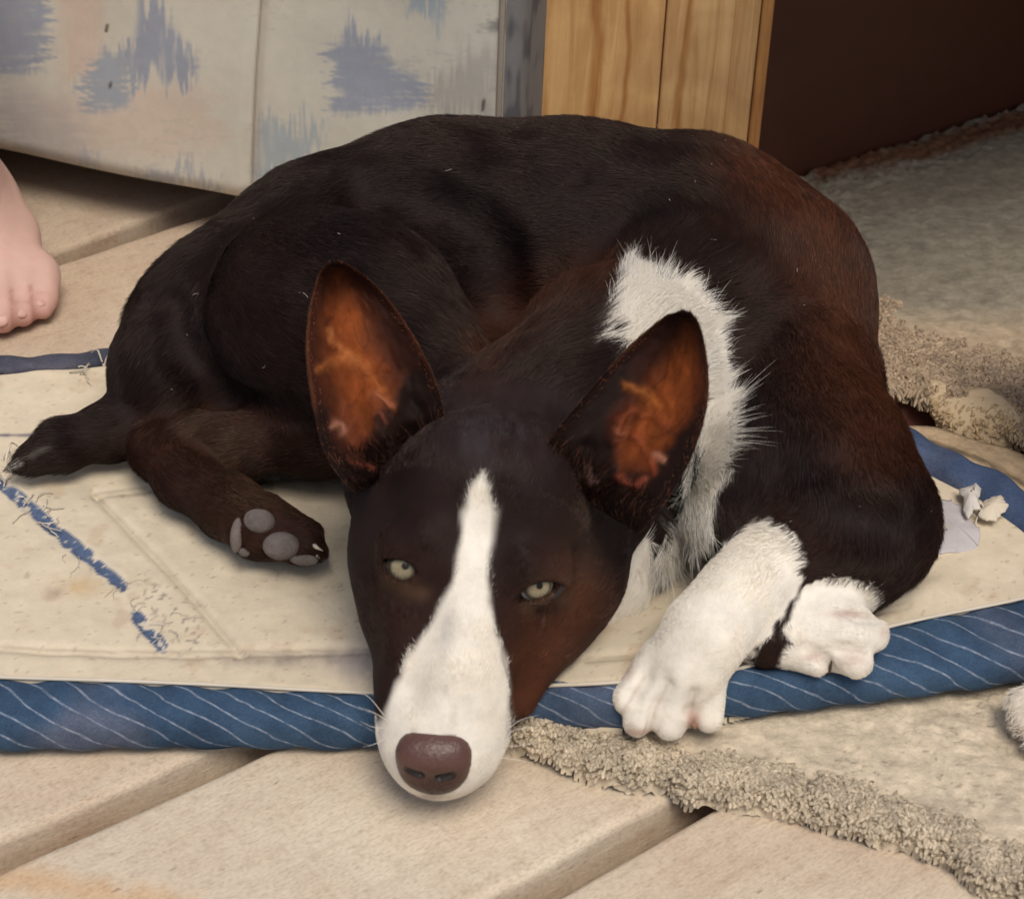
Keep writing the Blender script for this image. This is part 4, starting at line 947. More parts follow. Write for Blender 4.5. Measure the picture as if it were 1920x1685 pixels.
# ------------------------------------------------------------------ fur
def quad_sample(V, F, N, wgt):
    a, b, c, d = [V[F[:, i]] for i in range(4)]; ar = np.linalg.norm(np.cross(c-a, d-b), axis=1)*.5*wgt
    cs = np.cumsum(ar); f = np.searchsorted(cs, rng.uniform(0, cs[-1], N)); u_ = rng.uniform(0, 1, (N, 1)); v_ = rng.uniform(0, 1, (N, 1))
    w_ = np.concatenate([(1-u_)*(1-v_), u_*(1-v_), u_*v_, (1-u_)*v_], 1); return f, w_
def interp(A, F, f, w_):
    Q = A[F[f]]; return (Q*w_[..., None]).sum(1) if Q.ndim == 3 else (Q*w_).sum(1)
ruffw = mk_mask(polysd(BX, BY, ruffp), 22)*(rw_['head'] < .5)*(1-rw_['fore'])
if FUR:
    seen = ((gn@Fw) < .45).astype(float)*.92+.08
    low = bodyV[:, 2] < .004
    # no hair on lids, eyes, nose leather, pads
    bare = np.zeros(len(bodyV))
    for e in EYES: bare = np.maximum(np.maximum(bare, ss(-linesd(BX, BY, e[0]+e[0][:1]), -6, -3)), ss(-polysd(BX, BY, e[0]), -2, 2))
    bare = np.maximum(bare, ss(-polysd(BX, BY, [(745, 1395), (760, 1380), (790, 1374), (850, 1372), (885, 1400), (880, 1440), (865, 1465), (840, 1485), (810, 1490), (780, 1482), (755, 1455)]), -2, 4))
    hd_ = rw_['head']+rw_['fore']+rw_['paw']; 
    wf = seen*(1-bare)*(~low)*(1+1.3*hd_+.6*rw_['leg']+1.6*ruffw)
    wq = wf[bodyF].mean(1); N = 460000
    f, w_ = quad_sample(bodyV, bodyF, N, wq)
    p = interp(bodyV, bodyF, f, w_); nn = interp(gn, bodyF, f, w_); nn /= np.linalg.norm(nn, axis=1)[:, None]+1e-9
    fl = interp(FL, bodyF, f, w_); rf = interp(ruffw, bodyF, f, w_); ln = interp(LN, bodyF, f, w_)*rng.uniform(.6, 1.25, N)
    fd = np.stack([fbm(p, 70, 101, 2), fbm(p, 70, 102, 2), fbm(p, 70, 103, 2)], 1)
    # ruff: hair fans out and to the right/back
    hx, hy = proj(p)
    rdir = UV(hx+100, hy-20+0*hx, .1)-UV(hx, hy, .1); rdir /= np.linalg.norm(rdir, axis=1)[:, None]
    upd = UV(hx+40, hy-100, .1)-UV(hx, hy, .1); upd /= np.linalg.norm(upd, axis=1)[:, None]
    dnd = UV(hx-40, hy+100, .1)-UV(hx, hy, .1); dnd /= np.linalg.norm(dnd, axis=1)[:, None]
    t1 = ss(-hy, -720, -560)[:, None]; t2 = ss(hy, 820, 1000)[:, None]
    rdir = rdir*(1-t1)*(1-t2)+upd*t1*1.0+rdir*t1*.35+dnd*t2
    fl = fl*(1-rf[:, None])+rdir*rf[:, None]
    hw = interp(white, bodyF, f, w_)
    ln = ln*(1-rf)+rf*rng.uniform(.006, .013, N)
    fl = fl+fd*.30+rng.normal(0, .10, (N, 3)); tg = fl-nn*(fl*nn).sum(1)[:, None]; tg /= np.linalg.norm(tg, axis=1)[:, None]+1e-9
    lift_ = (.20+.16*rng.random(N)+.02*rf)[:, None]; K = 5
    lift_ = np.where((interp(rw_['head'], bodyF, f, w_) > .5)[:, None], lift_*.7, lift_)
    d0 = tg+nn*lift_; d0 /= np.linalg.norm(d0, axis=1)[:, None]; s_ = np.linspace(0, 1, K)[None, :, None]
    bend = (fd*.25-nn*.10)[:, None]*s_*s_; bend = bend+np.array([0, 0, -.10])*rf[:, None, None]*s_*s_
    Ps = p[:, None]-nn[:, None]*.0003+(d0[:, None]*s_+bend)*ln[:, None, None]
    hc = interp(coat, bodyF, f, w_); clp = np.clip(1+.45*vn(p, 420, 55)+.2*vn(p, 150, 56), .5, 1.7)[:, None]
    flip = rng.random(N) < .0
    tipl = np.clip(rng.normal(1.15, .38, N), .4, 2.4)[:, None]
    isw = (hw > rng.uniform(.25, .75, N))[:, None]
    pure_w = srgb(236, 230, 218)*np.clip(rng.normal(1, .05, N), .8, 1.1)[:, None]
    cfin = np.where(isw, np.where(hw[:, None] > .8, hc*1.02, pure_w), np.where(hw[:, None] > .2, dark*1.5, hc)*tipl*clp)
    r0 = (.000062+.00001*rf+.00002*rng.random(N))[:, None]; rr_ = r0*np.array([1, .95, .8, .5, .12])[None]
    strands('fur', Ps, rr_, M['fur'], dog, cfin)
    # long stray white hairs of the ruff
    prd = polysd(BX, BY, ruffp); cand = np.nonzero((prd < 4) & ((BX > 1165) | (BY < 600)) & (prd > -44) & (nob > .5) & (rw_['fore'] < .3) & ((gn@Fw) < .2))[0]
    if len(cand):
        NR = 15000; ii = cand[rng.integers(0, len(cand), NR)]; p = bodyV[ii]; n_ = gn[ii]; hx, hy = BX[ii], BY[ii]
        an_ = np.arctan2(hy-830, (hx-1150)*.8)+.55*vn(p, 160, 91)+rng.normal(0, .10, NR); an_ = np.where(hy > 880, an_*.4+.6*1.9, an_)
        q = UV(hx+100*np.cos(an_), hy+100*np.sin(an_), .08)-UV(hx, hy, .08); q /= np.linalg.norm(q, axis=1)[:, None]
        tg = q-n_*(q*n_).sum(1)[:, None]*.9+n_*(.10+.14*rng.random((NR, 1))); tg /= np.linalg.norm(tg, axis=1)[:, None]; s_ = np.linspace(0, 1, 7)[None, :, None]
        L_ = (rng.uniform(.0035, .0105, NR)*np.clip(1+.7*vn(p, 120, 97), .3, 1.6)+.008*(rng.random(NR) < .08))[:, None, None]; bd = np.stack([vn(p, 220, 92), vn(p, 220, 93), vn(p, 220, 94)-.3], 1)[:, None]*.35+rng.normal(0, .10, (NR, 1, 3))
        Ps = p[:, None]+(tg[:, None]*s_+bd*s_**2)*L_
        strands('ruff_hair', Ps, np.array([1, 1, .9, .8, .6, .35, .08])*.00006, M['fur'], dog, srgb(236, 231, 220)*rng.uniform(.85, 1.05, (NR, 1)))

# ------------------------------------------------------------------ eyes
def sphere(c, r, nu=40, nv=28, A=np.eye(3), rr_=(1, 1, 1)):
    th = np.linspace(0, math.pi, nv); ph = np.linspace(0, 2*math.pi, nu, endpoint=False); T_, P_ = np.meshgrid(th, ph, indexing='ij')
    L = np.stack([np.cos(T_)*rr_[0], np.sin(T_)*np.cos(P_)*rr_[1], np.sin(T_)*np.sin(P_)*rr_[2]], -1).reshape(-1, 3)*r
    return np.asarray(c)+L@np.asarray(A), gridf(nv, nu, closev=True), L/r
eyem = NT('eye_surface'); ec = eyem.attr('Col').outputs['Color']
eyem = eyem.set(**{'Base Color': ec, 'Roughness': .3, 'Coat Weight': .22, 'Coat Roughness': .06, 'Specular IOR Level': .15})
lidm = mat_plain('lid_skin', srgb(18, 10, 9), .55, 900, .3, .0002, spec=.25)
for (pts, gx, gy, er, c, dr, n_, ip) in EYES:
    tgt = CAM+ray(*ip)*1.0; 
    d = ray(*ip); d /= np.linalg.norm(d); oc = CAM-c; b_ = oc@d; disc = b_*b_-(oc@oc-er*er); t_ = -b_-math.sqrt(max(disc, 0)); pup = CAM+d*t_
    # the iris axis points a little past the lens; the pupil sits where the iris axis leaves the ball
    d2 = ray(gx, gy); d2 /= np.linalg.norm(d2); b_ = oc@d2; t_ = -b_-math.sqrt(max(b_*b_-(oc@oc-er*er), 0)); ir = CAM+d2*t_
    axi = (ir-c)*.6+(pup-c)*.4; axi /= np.linalg.norm(axi); A = frame(axi)
    V, F, L = sphere(c, er, 120, 100, A); an_ = np.arccos(np.clip(L[:, 0], -1, 1)); ph = np.arctan2(L[:, 2], L[:, 1])
    nz = vn(np.stack([ph*9, an_*3], -1), 1, 4); ia = .95
    iris = srgb(142, 132, 108)*np.clip(1+.14*nz+.10*vn(np.stack([ph*24, an_*4], -1), 1, 5), .6, 1.4)[:, None]
    iris = iris*(1-ss(an_, .50, .80)[:, None]*.72); kq = ss(-an_, -.28, -.14)[:, None]; iris = iris*(1-kq*.35)+srgb(120, 96, 60)*kq*.35
    scl = srgb(206, 204, 206); col_ = np.where((an_ < ia)[:, None], iris, scl*np.clip(ss(an_, ia, ia+.06), .25, 1)[:, None])
    pa = np.arccos(np.clip(((V-c)/er)@((pup-c)/er), -1, 1)); kp_ = ss(-pa, -.24, -.15)[:, None]; col_ = col_*(1-kp_)+np.array([.008, .007, .006])*kp_
    mk('eye', V, F, eyem, dog, col=col_)
    # lid rim laid over the ball along the opening
    O = cr(pts+[pts[0]], 72)[:-1]; cx, cy = O.mean(0); O = np.array([cx, cy])+(O-[cx, cy])*1.12; Q = []
    def onball(x, y, k_):
        d = ray(x, y); d /= np.linalg.norm(d); oc = CAM-c; R_ = er*k_; b_ = oc@d; dd = b_*b_-(oc@oc-R_*R_)
        t_ = -b_-math.sqrt(max(dd, 0)) if dd > 0 else -b_; return CAM+d*t_
    rows = []
    for k_, sc_ in ((1.00, .90), (1.04, .97), (1.05, 1.06), (1.03, 1.14), (1.0, 1.24)):
        row = []
        for x, y in O:
            X_ = cx+(x-cx)*(sc_ if sc_ < 1 else 1+(sc_-1)*.85); Y_ = cy+(y-cy)*(sc_ if sc_ < 1 else 1+(sc_-1)*1.2); b3 = onball(X_, Y_, k_)
            if sc_ > 1.0:
                bs_ = G.hit(X_, Y_, push=-.0004 if sc_ < 1.2 else .0006); f_ = min(1, (sc_-1.0)/.16)
                if depth(bs_) < depth(b3)+.004: b3 = b3*(1-f_)+bs_*f_
            row.append(b3)
        rows.append(row)
    V = np.array(rows).reshape(-1, 3); mk('eyelid', V, gridf(len(rows), len(O), closev=True), lidm, dog)

# ------------------------------------------------------------------ nose leather
nh = G.hit(815, 1430); nA = frame(-Fw*.75+np.array([-.05, -.6, 0])); ncx = nh+Fw*.0035
Nz = SDF(ncx-.025, ncx+.025, .00042)
def NPt(px, py, off): d = ray(px, py); d /= np.linalg.norm(d); return Nz_base(px, py)+d*off
def Nz_base(px, py): return G.hit(px, py)
r1 = lambda q: rad(q, nh)
c0 = G.hit(815, 1424)+Fw*.0040
NA = np.array([RT*math.cos(-.06)+UP*math.sin(-.06), np.cross(-Fw, RT), -Fw]); NA[1] = np.cross(NA[2], NA[0])
Nz.apply(Ell(G.hit(812, 1418)+Fw*.0030, NA, [r1(67), r1(44), r1(42)]), .001)
Nz.apply(Ell(G.hit(776, 1440)+Fw*.0040, NA, [r1(30), r1(30), r1(30)]), .005); Nz.apply(Ell(G.hit(850, 1442)+Fw*.0040, NA, [r1(28), r1(30), r1(30)]), .005)
Nz.apply(Ell(G.hit(814, 1461)+Fw*.0046, NA, [r1(46), r1(33), r1(34)]), .005)
Nz.apply(Cap(G.hit(778, 1402)+Fw*.0022, G.hit(852, 1402)+Fw*.0022, r1(22), r1(20)), .006)
NOST = []
for a, b, ra_, rb_ in (((766, 1444), (788, 1452), 3.0, 6.0), ((824, 1458), (846, 1453), 7.0, 3.5)):
    A0 = Nz.hit(*a, push=.0003); B0 = Nz.hit(*b, push=.0003)
    NOST.append((A0, B0)); Nz.apply(Cap(A0, B0, r1(ra_), r1(rb_)), .0014, sub=True); 
for a, b in (((808, 1456), (810, 1488)),):
    Nz.apply(Cap(Nz.hit(*a, push=-.0002), Nz.hit(*b, push=-.0002), r1(3.2), r1(3.2)), .0012, sub=True)
V, F = Nz.mesh(); g_ = Nz.grad(V); V = V+g_*(.00010*vn(V, 900, 3)+.00006*vn(V, 1800, 5))[:, None]
nx, ny = proj(V); kb = ss(ny, 1425, 1485)[:, None]; ncol_ = srgb(88, 60, 53)*(1-kb)+srgb(50, 27, 21)*kb  # lower half painted darker for the shade of its downward face
for A0, B0 in NOST:
    dn = Cap(A0, B0, r1(6), r1(6)).d(V[:, 0], V[:, 1], V[:, 2]+0); kk = ss(-dn, -r1(6), -r1(2))[:, None]; ncol_ = ncol_*(1-kk)*1+np.array([.010, .0045, .0035])*kk  # dark inside of the nostrils painted as colour
q = NT('nose_leather'); vo_ = q.n('ShaderNodeTexVoronoi'); vo_.inputs['Scale'].default_value = 1500; q.l(obco(q), vo_.inputs[0]); q.set(Normal=q.bump(vo_.outputs[0], .35, .0003))
mk('nose', V, F, q.set(**{'Base Color': q.attr('Col').outputs['Color'], 'Roughness': .42, 'Specular IOR Level': .5}), dog, col=ncol_)
# mouth line under the nose and the right lip
mth = cr([G.hit(*p)-Fw*.0002 for p in [(740, 1470), (780, 1490), (815, 1495), (870, 1490), (925, 1462), (950, 1410)]], 60)

# ------------------------------------------------------------------ ears
q = NT('ear_leather'); ec = q.attr('Col').outputs['Color']; o_ = obco(q)
ecn = q.mix(1.0, ec, q.ramp(q.noise(o_, 220, 5, .7), [(.3, (.72, .66, .6)), (.7, (1.2, 1.15, 1.1))]), 'MULTIPLY')
q.set(**{'Base Color': ecn, 'Roughness': .75, 'Specular IOR Level': .15, 'Normal': q.bump(q.noise(o_, 700, 4, .7), .4, .0004), 'Subsurface Weight': .0})
earm = q.m
LUMP = {3: [([(700, 742), (722, 748), (734, 766)], 7, .0022, (150, 92, 64), .8), ([(716, 770)], 9, -.001, (20, 10, 8), .8), ([(708, 778), (724, 786)], 6, .0015, (110, 60, 46), .7),
            ([(634, 792), (646, 806)], 8, .0016, (172, 120, 98), .7), ([(664, 860), (696, 872)], 8, .0016, (128, 66, 50), .7), ([(650, 760), (660, 800), (672, 830)], 12, .0016, (112, 58, 36), .6),
            ([(600, 690), (650, 668), (690, 690), (716, 730)], 9, .0012, (168, 100, 52), .45), ([(615, 620), (640, 660), (668, 672)], 6, .0008, (176, 112, 66), .4), ([(690, 700), (712, 680), (730, 690)], 6, .0008, (120, 60, 30), .4)],
        8: [([(1150, 800), (1168, 812)], 7, .0018, (126, 74, 56), .6), ([(1230, 850), (1244, 862)], 7, .0016, (176, 122, 100), .7), ([(1165, 890), (1190, 910), (1205, 900)], 9, .0018, (136, 70, 50), .75), ([(1100, 880), (1112, 905)], 7, .0014, (110, 84, 80), .6),
            ([(1160, 790), (1190, 770), (1230, 780), (1250, 800)], 9, .0014, (120, 60, 34), .5), ([(1170, 720), (1210, 735), (1240, 760)], 8, .0010, (172, 104, 48), .45), ([(1190, 820), (1215, 850), (1225, 890)], 8, .0016, (128, 62, 38), .6)]}
EARDARK = {3: [[(700, 790), (740, 750), (775, 700), (800, 690), (850, 800), (800, 880), (700, 960), (620, 900), (618, 850), (660, 870), (690, 840)], [(590, 760), (612, 770), (630, 850), (640, 900), (600, 880)]],
           8: [[(1000, 830), (1130, 690), (1180, 660), (1175, 720), (1130, 780), (1150, 840), (1160, 880), (1220, 880), (1260, 830), (1320, 760), (1300, 880), (1200, 1030), (1120, 960)]]}
RIDGE = {3: [(.30, .62, .36, .70, .07, .004), (.30, .76, .26, .80, .05, -.004), (.36, .30, .22, .36, .06, .003), (.24, .50, .14, .52, .07, .004), (.20, .66, .08, .60, .08, -.005), (.16, .30, .08, .36, .06, -.004), (.52, .35, .48, .62, .04, .0015), (.66, .3, .60, .6, .05, .001)],
         8: [(.30, .42, .36, .36, .06, .004), (.24, .30, .18, .36, .06, -.005), (.22, .54, .12, .50, .07, .004), (.30, .74, .16, .64, .06, .0035), (.16, .62, .06, .52, .07, -.005), (.40, .50, .28, .60, .05, .002), (.54, .38, .50, .66, .04, .0015), (.68, .4, .62, .7, .05, .001)]}
def ear(Lp, Rp, zb, zt, bulge, axis_curve, seed, mid):
    n, k = 130, 90; L = cr(Lp, n); Rr = cr(Rp, n); rows_i = []; rows_o = []; cols = []
    sp = np.linspace(0, 1, n)
    for i, s_ in enumerate(sp):
        z = zb+(zt-zb)*s_; a = U(L[i][0], L[i][1], z); b = U(Rr[i][0], Rr[i][1], z)
        t = np.linspace(0, 1, k)[:, None]; prof = np.sin(math.pi*t)**.75
        dep = bulge*(1-s_**1.6)**.8+.0015*(1-s_)
        wdt = np.linalg.norm(b-a)
        p = a*(1-t)+b*t + Fw*(min(dep, wdt*.62)*prof)
        # rolled rims and interior relief
        T2 = np.concatenate([t*3, np.full_like(t, s_*5)], 1)
        rg = 0
        for (rs, rt, rs2, rt2, rw__, ra__) in RIDGE[seed]:
            sp_ = np.full(k, s_)*2.2; dd_r = linesd(sp_, t[:, 0], [(rs*2.2, rt), (rs2*2.2, rt2)]); rg = rg+ra__*np.exp(-(dd_r/rw__)**2)
        rel = .7*rg+.0005*vn(T2, 2.2, seed)+.0005*vn(T2, 6, seed+1)+(.0003*np.sin(t[:, 0]*16+s_*9+seed))*(1-s_)**1.5
        hol = np.clip(rg/.003, -1, 1)
        p = p-Fw*rel[:, None]*prof
        rows_i.append(p); rows_o.append(p+Fw*(.0012*prof+.0003)+((p-(a+b)/2)*.012))
        tt_ = t[:, 0]; cen = np.exp(-np.abs((tt_-mid)/.25)**2.2)*ss(np.full_like(tt_, s_), .10, .42)*(1-ss(np.full_like(tt_, s_), .62, .92)*.97)
        cen = np.clip(cen*(1+.35*fbm(T2, 2.5, seed+6, 3)), 0, 1)[:, None]
        vein = (1-.35*ss(-np.abs(vn(T2*[1.3, .7], 2.0, seed+9)), -.06, 0))[:, None]
        rimc = srgb(40, 20, 15); orn = srgb(126, 64, 27); c_ = rimc*(1-cen)+orn*cen*vein
        edge_ = (ss(-np.minimum(tt_, 1-tt_), -.035, -.0)*.8*(.4+.6*s_))[:, None]; c_ = c_*(1-edge_)+srgb(134, 84, 56)*edge_
        c_ = c_*(1-np.clip(hol, 0, 1)[:, None]*.0)*np.where(hol[:, None] < 0, 1+hol[:, None]*.75, 1+hol[:, None]*.25)  # hollows darkened and ridges lightened, shading painted into the colour
        cols.append(c_)
    n2_ = n*k; Vi = np.concatenate(rows_i); Vo = np.concatenate(rows_o); Ci = np.concatenate(cols); ex_, ey_ = proj(Vi)
    jx_ = ex_+7*vn(np.stack([ex_, ey_], 1), .05, 3)+3*vn(np.stack([ex_, ey_], 1), .14, 5); jy_ = ey_+7*vn(np.stack([ex_, ey_], 1), .05, 4)+3*vn(np.stack([ex_, ey_], 1), .14, 6)
    dk_ = np.zeros(n2_); hh_ = np.zeros(n2_)
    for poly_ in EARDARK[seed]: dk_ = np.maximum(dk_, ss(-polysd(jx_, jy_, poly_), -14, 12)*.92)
    Ci = Ci*(1-dk_[:, None])+np.array([.010, .005, .004])*dk_[:, None]  # shade of the ear canal painted near-black
    for path_, rr__, h__, cl_, am_ in LUMP[seed]:
        g_ = np.exp(-(linesd(jx_, jy_, path_)/rr__)**2); hh_ = hh_+h__*g_
        if cl_ is not None: g_ = (g_*am_)[:, None]; Ci = Ci*(1-g_)+srgb(*cl_)*g_
    Vi = Vi-Fw*hh_[:, None]
    V = np.concatenate([Vi, Vo]); C_ = np.concatenate([Ci, np.tile(srgb(44, 24, 20), (n2_, 1))])
    f = gridf(n, k); F = [f, f[:, ::-1]+n2_]; idx = np.arange(n2_).reshape(n, k)
    rim = np.concatenate([idx[:, 0], idx[-1, 1:], idx[:-1, -1][::-1]]); q_ = np.stack([rim[:-1], rim[1:], rim[1:]+n2_, rim[:-1]+n2_], 1); F.append(q_)
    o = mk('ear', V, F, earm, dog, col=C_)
    # fuzz: short hair on the inner rims and dark hair at the base
    N = 700; ii = rng.integers(0, n, N); side = rng.random(N) < .5; jj = np.where(side, rng.integers(0, 7, N), rng.integers(k-7, k, N)); base = idx[ii, jj]
    p = Vi[base]; nxt = Vi[idx[np.minimum(ii+3, n-1), jj]]; d_ = nxt-p; d_ /= np.linalg.norm(d_, axis=1)[:, None]+1e-9
    inn = (Vi[idx[ii, np.full(N, k//2)]]-p); inn /= np.linalg.norm(inn, axis=1)[:, None]+1e-9
    d_ = d_+rng.normal(0, .3, (N, 3))-inn*rng.uniform(-.45, .45, (N, 1))-Fw*.3; d_ /= np.linalg.norm(d_, axis=1)[:, None]; s4 = np.linspace(0, 1, 4)[None, :, None]
    Ps = p[:, None]+d_[:, None]*s4*rng.uniform(.0006, .0012, N)[:, None, None]
    strands('ear_fuzz', Ps, np.array([1, .9, .7, .2])*.00007, M['fur'], o, np.where(rng.random((N, 1)) < .45, srgb(120, 72, 46), srgb(58, 32, 24)))
    # outer coat hair
    N = 5000; ii = rng.integers(0, n, N); jj = rng.integers(0, k, N); p = Vo[idx[ii, jj]]; d_ = Vo[idx[np.minimum(ii+3, n-1), jj]]-p; d_ /= np.linalg.norm(d_, axis=1)[:, None]+1e-9
    d_ = d_+Fw*.25+rng.normal(0, .15, (N, 3)); Ps = p[:, None]+d_[:, None]*s4*.0028
    strands('ear_coat', Ps, np.array([1, .9, .7, .2])*.00008, M['fur'], o, np.tile(srgb(48, 26, 22), (N, 1)))
    # base hair inside
    N = 1300; ii = rng.integers(0, int(n*.20), N); jj = rng.integers(3, k-3, N); p = Vi[idx[ii, jj]]
    d_ = Vi[idx[ii+6, jj]]-p; d_ /= np.linalg.norm(d_, axis=1)[:, None]+1e-9; d_ = d_-Fw*.9+rng.normal(0, .35, (N, 3)); d_ /= np.linalg.norm(d_, axis=1)[:, None]
    Ps = p[:, None]+d_[:, None]*s4*rng.uniform(.003, .008, N)[:, None, None]
    strands('ear_hair', Ps, np.array([1, .9, .7, .2])*.00008, M['fur'], o, np.where(rng.random((N, 1)) < .12, srgb(110, 70, 52), srgb(34, 20, 17)))
    return o, Vi.reshape(n, k, 3)
eo1, E1 = ear([(668, 925), (648, 905), (612, 852), (594, 790), (580, 720), (574, 650), (580, 580), (596, 520), (610, 498), (618, 490)],
    [(800, 850), (826, 815), (830, 770), (816, 715), (795, 668), (765, 615), (728, 562), (690, 522), (658, 500), (640, 491)], .099, .162, .017, 0, 3, .40)
eo2, E2 = ear([(1040, 905), (1022, 862), (1040, 812), (1085, 758), (1130, 705), (1175, 655), (1215, 618), (1250, 592), (1268, 586), (1278, 582)],
    [(1196, 1000), (1215, 982), (1250, 935), (1284, 880), (1308, 825), (1324, 765), (1328, 700), (1320, 640), (1308, 602), (1295, 586)], .102, .166, .017, 0, 8, .66)
# cartilage folds inside the ears
def onear(E, s_, t, off=.0): 
    n, k, _ = E.shape; return E[int(s_*(n-1)), int(t*(k-1))]-Fw*off
def fold(E, o, pts, r, colr, name='ear_fold'):
    C_ = cr([onear(E, a, b, off) for a, b, off in pts], 30); rr_ = np.array([.25]+[1]*28+[.25])*r*(1+.25*vn(np.arange(30)[:, None]*np.array([[.3, .1]]), 1, 3)); V, F = tube(C_, rr_, 12)
    V = V+.0003*fbm(V, 300, 4, 2)[:, None]; return mk(name, V, F, earm, o, col=colr*np.clip(1+.35*fbm(V, 260, 8, 2), .4, 1.6)[:, None])

# ------------------------------------------------------------------ pads, claws, whiskers
def pad(px, py, rx, ry, rot, d=.5, mat='pad', push=.0):
    h_ = G.hit(px, py); n_ = G.grad(h_)[0]; n_ = n_*.5-Fw*.5; n_ /= np.linalg.norm(n_)
    tx = RT*math.cos(rot)-UP*math.sin(rot); tx = tx-n_*(tx@n_); tx /= np.linalg.norm(tx); ty = np.cross(n_, tx)
    V, F, L = sphere(h_+n_*push, 1, 36, 24, np.array([tx, ty, n_]), (rad(rx, h_), rad(ry, h_), rad(min(rx, ry)*d, h_)))
    tpr = 1-.28*L[:, 0]; off = (V-h_-n_*push); V = h_+n_*push+(off@tx)[:, None]*tx+((off@ty)*tpr)[:, None]*ty+(off@n_)[:, None]*n_
    V = V+.0006*fbm(V, 200, 5, 3)[:, None]*L@np.array([tx, ty, n_]); rim_ = ss(np.sqrt(L[:, 0]**2+L[:, 1]**2), .50, .92)[:, None]
    base_ = srgb(118, 108, 103) if mat == 'pad' else srgb(172, 134, 116); cc_ = base_*(1-rim_)+base_*(.28 if mat == 'pad' else .7)*rim_  # pad edges painted darker for the shade in the gaps
    return mk('paw_pad', V, F, M['padv'], dog, col=cc_*np.clip(1+.3*fbm(V, 500, 8, 3), .6, 1.3)[:, None])
pad(486, 976, 30, 23, .2, .9, push=-.0008); pad(526, 1024, 36, 27, -.05, .9, push=-.0008); pad(443, 1004, 13, 34, .12, .9, push=-.0006); pad(570, 1049, 27, 12, .15, .8); pad(458, 1034, 12, 10, 0, .8)
def claw(p0, p1, r0, col='nail', lift1=0):
    a = G.hit(*p0, push=.0008); b = G.hit(*p1); d = b-a; b = a+d/np.linalg.norm(d)*min(np.linalg.norm(d), .012)-Fw*.0012
    mp = (a+b)/2-Fw*.0010; C_ = cr([a, mp, b], 14); V, F = tube(C_, np.linspace(1, .22, 14)*r0, 10); mk('claw', V, F, M[col], dog)
M['paleclaw'] = mat_plain('pale_claw', srgb(196, 184, 164), .35)
claw((588, 1022), (606, 1032), .0010, 'paleclaw'); claw((592, 1040), (607, 1050), .0009, 'paleclaw')
claw((1552, 1262), (1558, 1238), .0010); 

pad(1303, 1356, 8, 15, 0, .7, 'pinkpad', push=-.0007)
# lint and dust caught in the coat
li = rng.choice(np.nonzero(((gn@Fw) < -.2) & (white < .1) & (rw_['head'] < .1) & (rw_['leg'] < .1) & (BX > 200) & (BX < 1740))[0], 34)
pl = bodyV[li]+gn[li]*.0022; a_ = rng.normal(0, 1, (34, 3)); a_ /= np.linalg.norm(a_, axis=1)[:, None]; s5 = np.linspace(0, 1, 5)[None, :, None]
strands('lint', pl[:, None]+(a_[:, None]*s5+rng.normal(0, .5, (34, 1, 3))*s5**2)*rng.choice([.0006, .0010,   .0030], 34, p=[.5, .35, .15])[:, None, None], np.full(5, .00010), M['fur'], dog, np.tile(srgb(150, 142, 134), (34, 1)))
# whiskers
wp_ = []
for (a, b, c_) in (((725, 1350), (700, 1335), (672, 1325)), ((722, 1365), (698, 1362), (676, 1352)), ((722, 1385), (700, 1395), (680, 1400)), ((945, 1385), (965, 1368), (1000, 1362)), ((945, 1398), (970, 1398), (1005, 1392)), ((940, 1420), (970, 1424), (1000, 1430)), ((720, 1340), (690, 1305), (668, 1300)), ((948, 1370), (975, 1350), (1010, 1340))):
    h_ = G.hit(*a); dz = depth(h_); f = lambda p_: CAM+ray(*p_)*(dz-.004)/float(ray(*p_)@Fw)
    wp_.append(cr([h_, f(b), f(c_)], 10))
wh = strands('whiskers', np.array(wp_), np.linspace(1, .2, 10)*.00012, M['fur'], dog, np.tile(srgb(220, 214, 205), (len(wp_), 1)))

# ================================================================== person's bare foot and leg, seated on the sofa
person = empty('person', tuple(U(40, 520, 0))); PO = np.array(person.location)
tag(person, 'person with bare pale foot standing on the planks in front of the sofa', 'person')
HP = []
def hc_(pts, k=.006):
    Q = [np.array(U(p[0], p[1], p[2])) for p in pts]; Rr = [rad(p[3], q_) for p, q_ in zip(pts, Q)]
    for i in range(len(Q)-1): HP.append((Cap(Q[i], Q[i+1], Rr[i], Rr[i+1]), k))
hc_([(78, 515, .014, 27), (84, 560, .010, 23), (80, 578, .0085, 21)], .003)
hc_([(38, 520, .015, 30), (46, 575, .010, 27), (42, 588, .009, 25)], .0025)
hc_([(-6, 530, .016, 34), (4, 588, .011, 31), (2, 596, .010, 29)], .0025)
hc_([(-60, 530, .017, 36), (-56, 595, .012, 33), (-58, 606, .011, 31)], .0025)
hc_([(-135, 520, .019, 46), (-136, 590, .014, 46), (-138, 605, .013, 42)], .0025)
hc_([(62, 520, .014, 36), (15, 440, .020, 48), (-40, 370, .032, 62), (-80, 330, .05, 80)], .012)
hc_([(-10, 520, .016, 46), (-60, 420, .03, 70), (-110, 340, .05, 90)], .012)
hc_([(-90, 520, .017, 52), (-120, 430, .03, 72), (-140, 340, .05, 88)], .012)
hc_([(-120, 330, .045, 90), (-210, 300, .022, 86), (-260, 280, .022, 84)], .014)
an0 = U(-150, 320, .06); kn = an0+np.array([-.03, -.015, .30]); hip = kn+np.array([-.12, .34, .05])
HP.append((Cap(an0, an0+(kn-an0)*.55, .026, .042), .014)); HP.append((Cap(an0+(kn-an0)*.55, kn, .042, .046), .014)); HP.append((Cap(kn, hip, .047, .07), .014))
lo = np.min([p.lo for p, k in HP], 0)-.006; hi = np.max([p.hi for p, k in HP], 0)+.006
Hs = SDF(lo, hi, .0019)
for p, k in HP: Hs.apply(p, k)
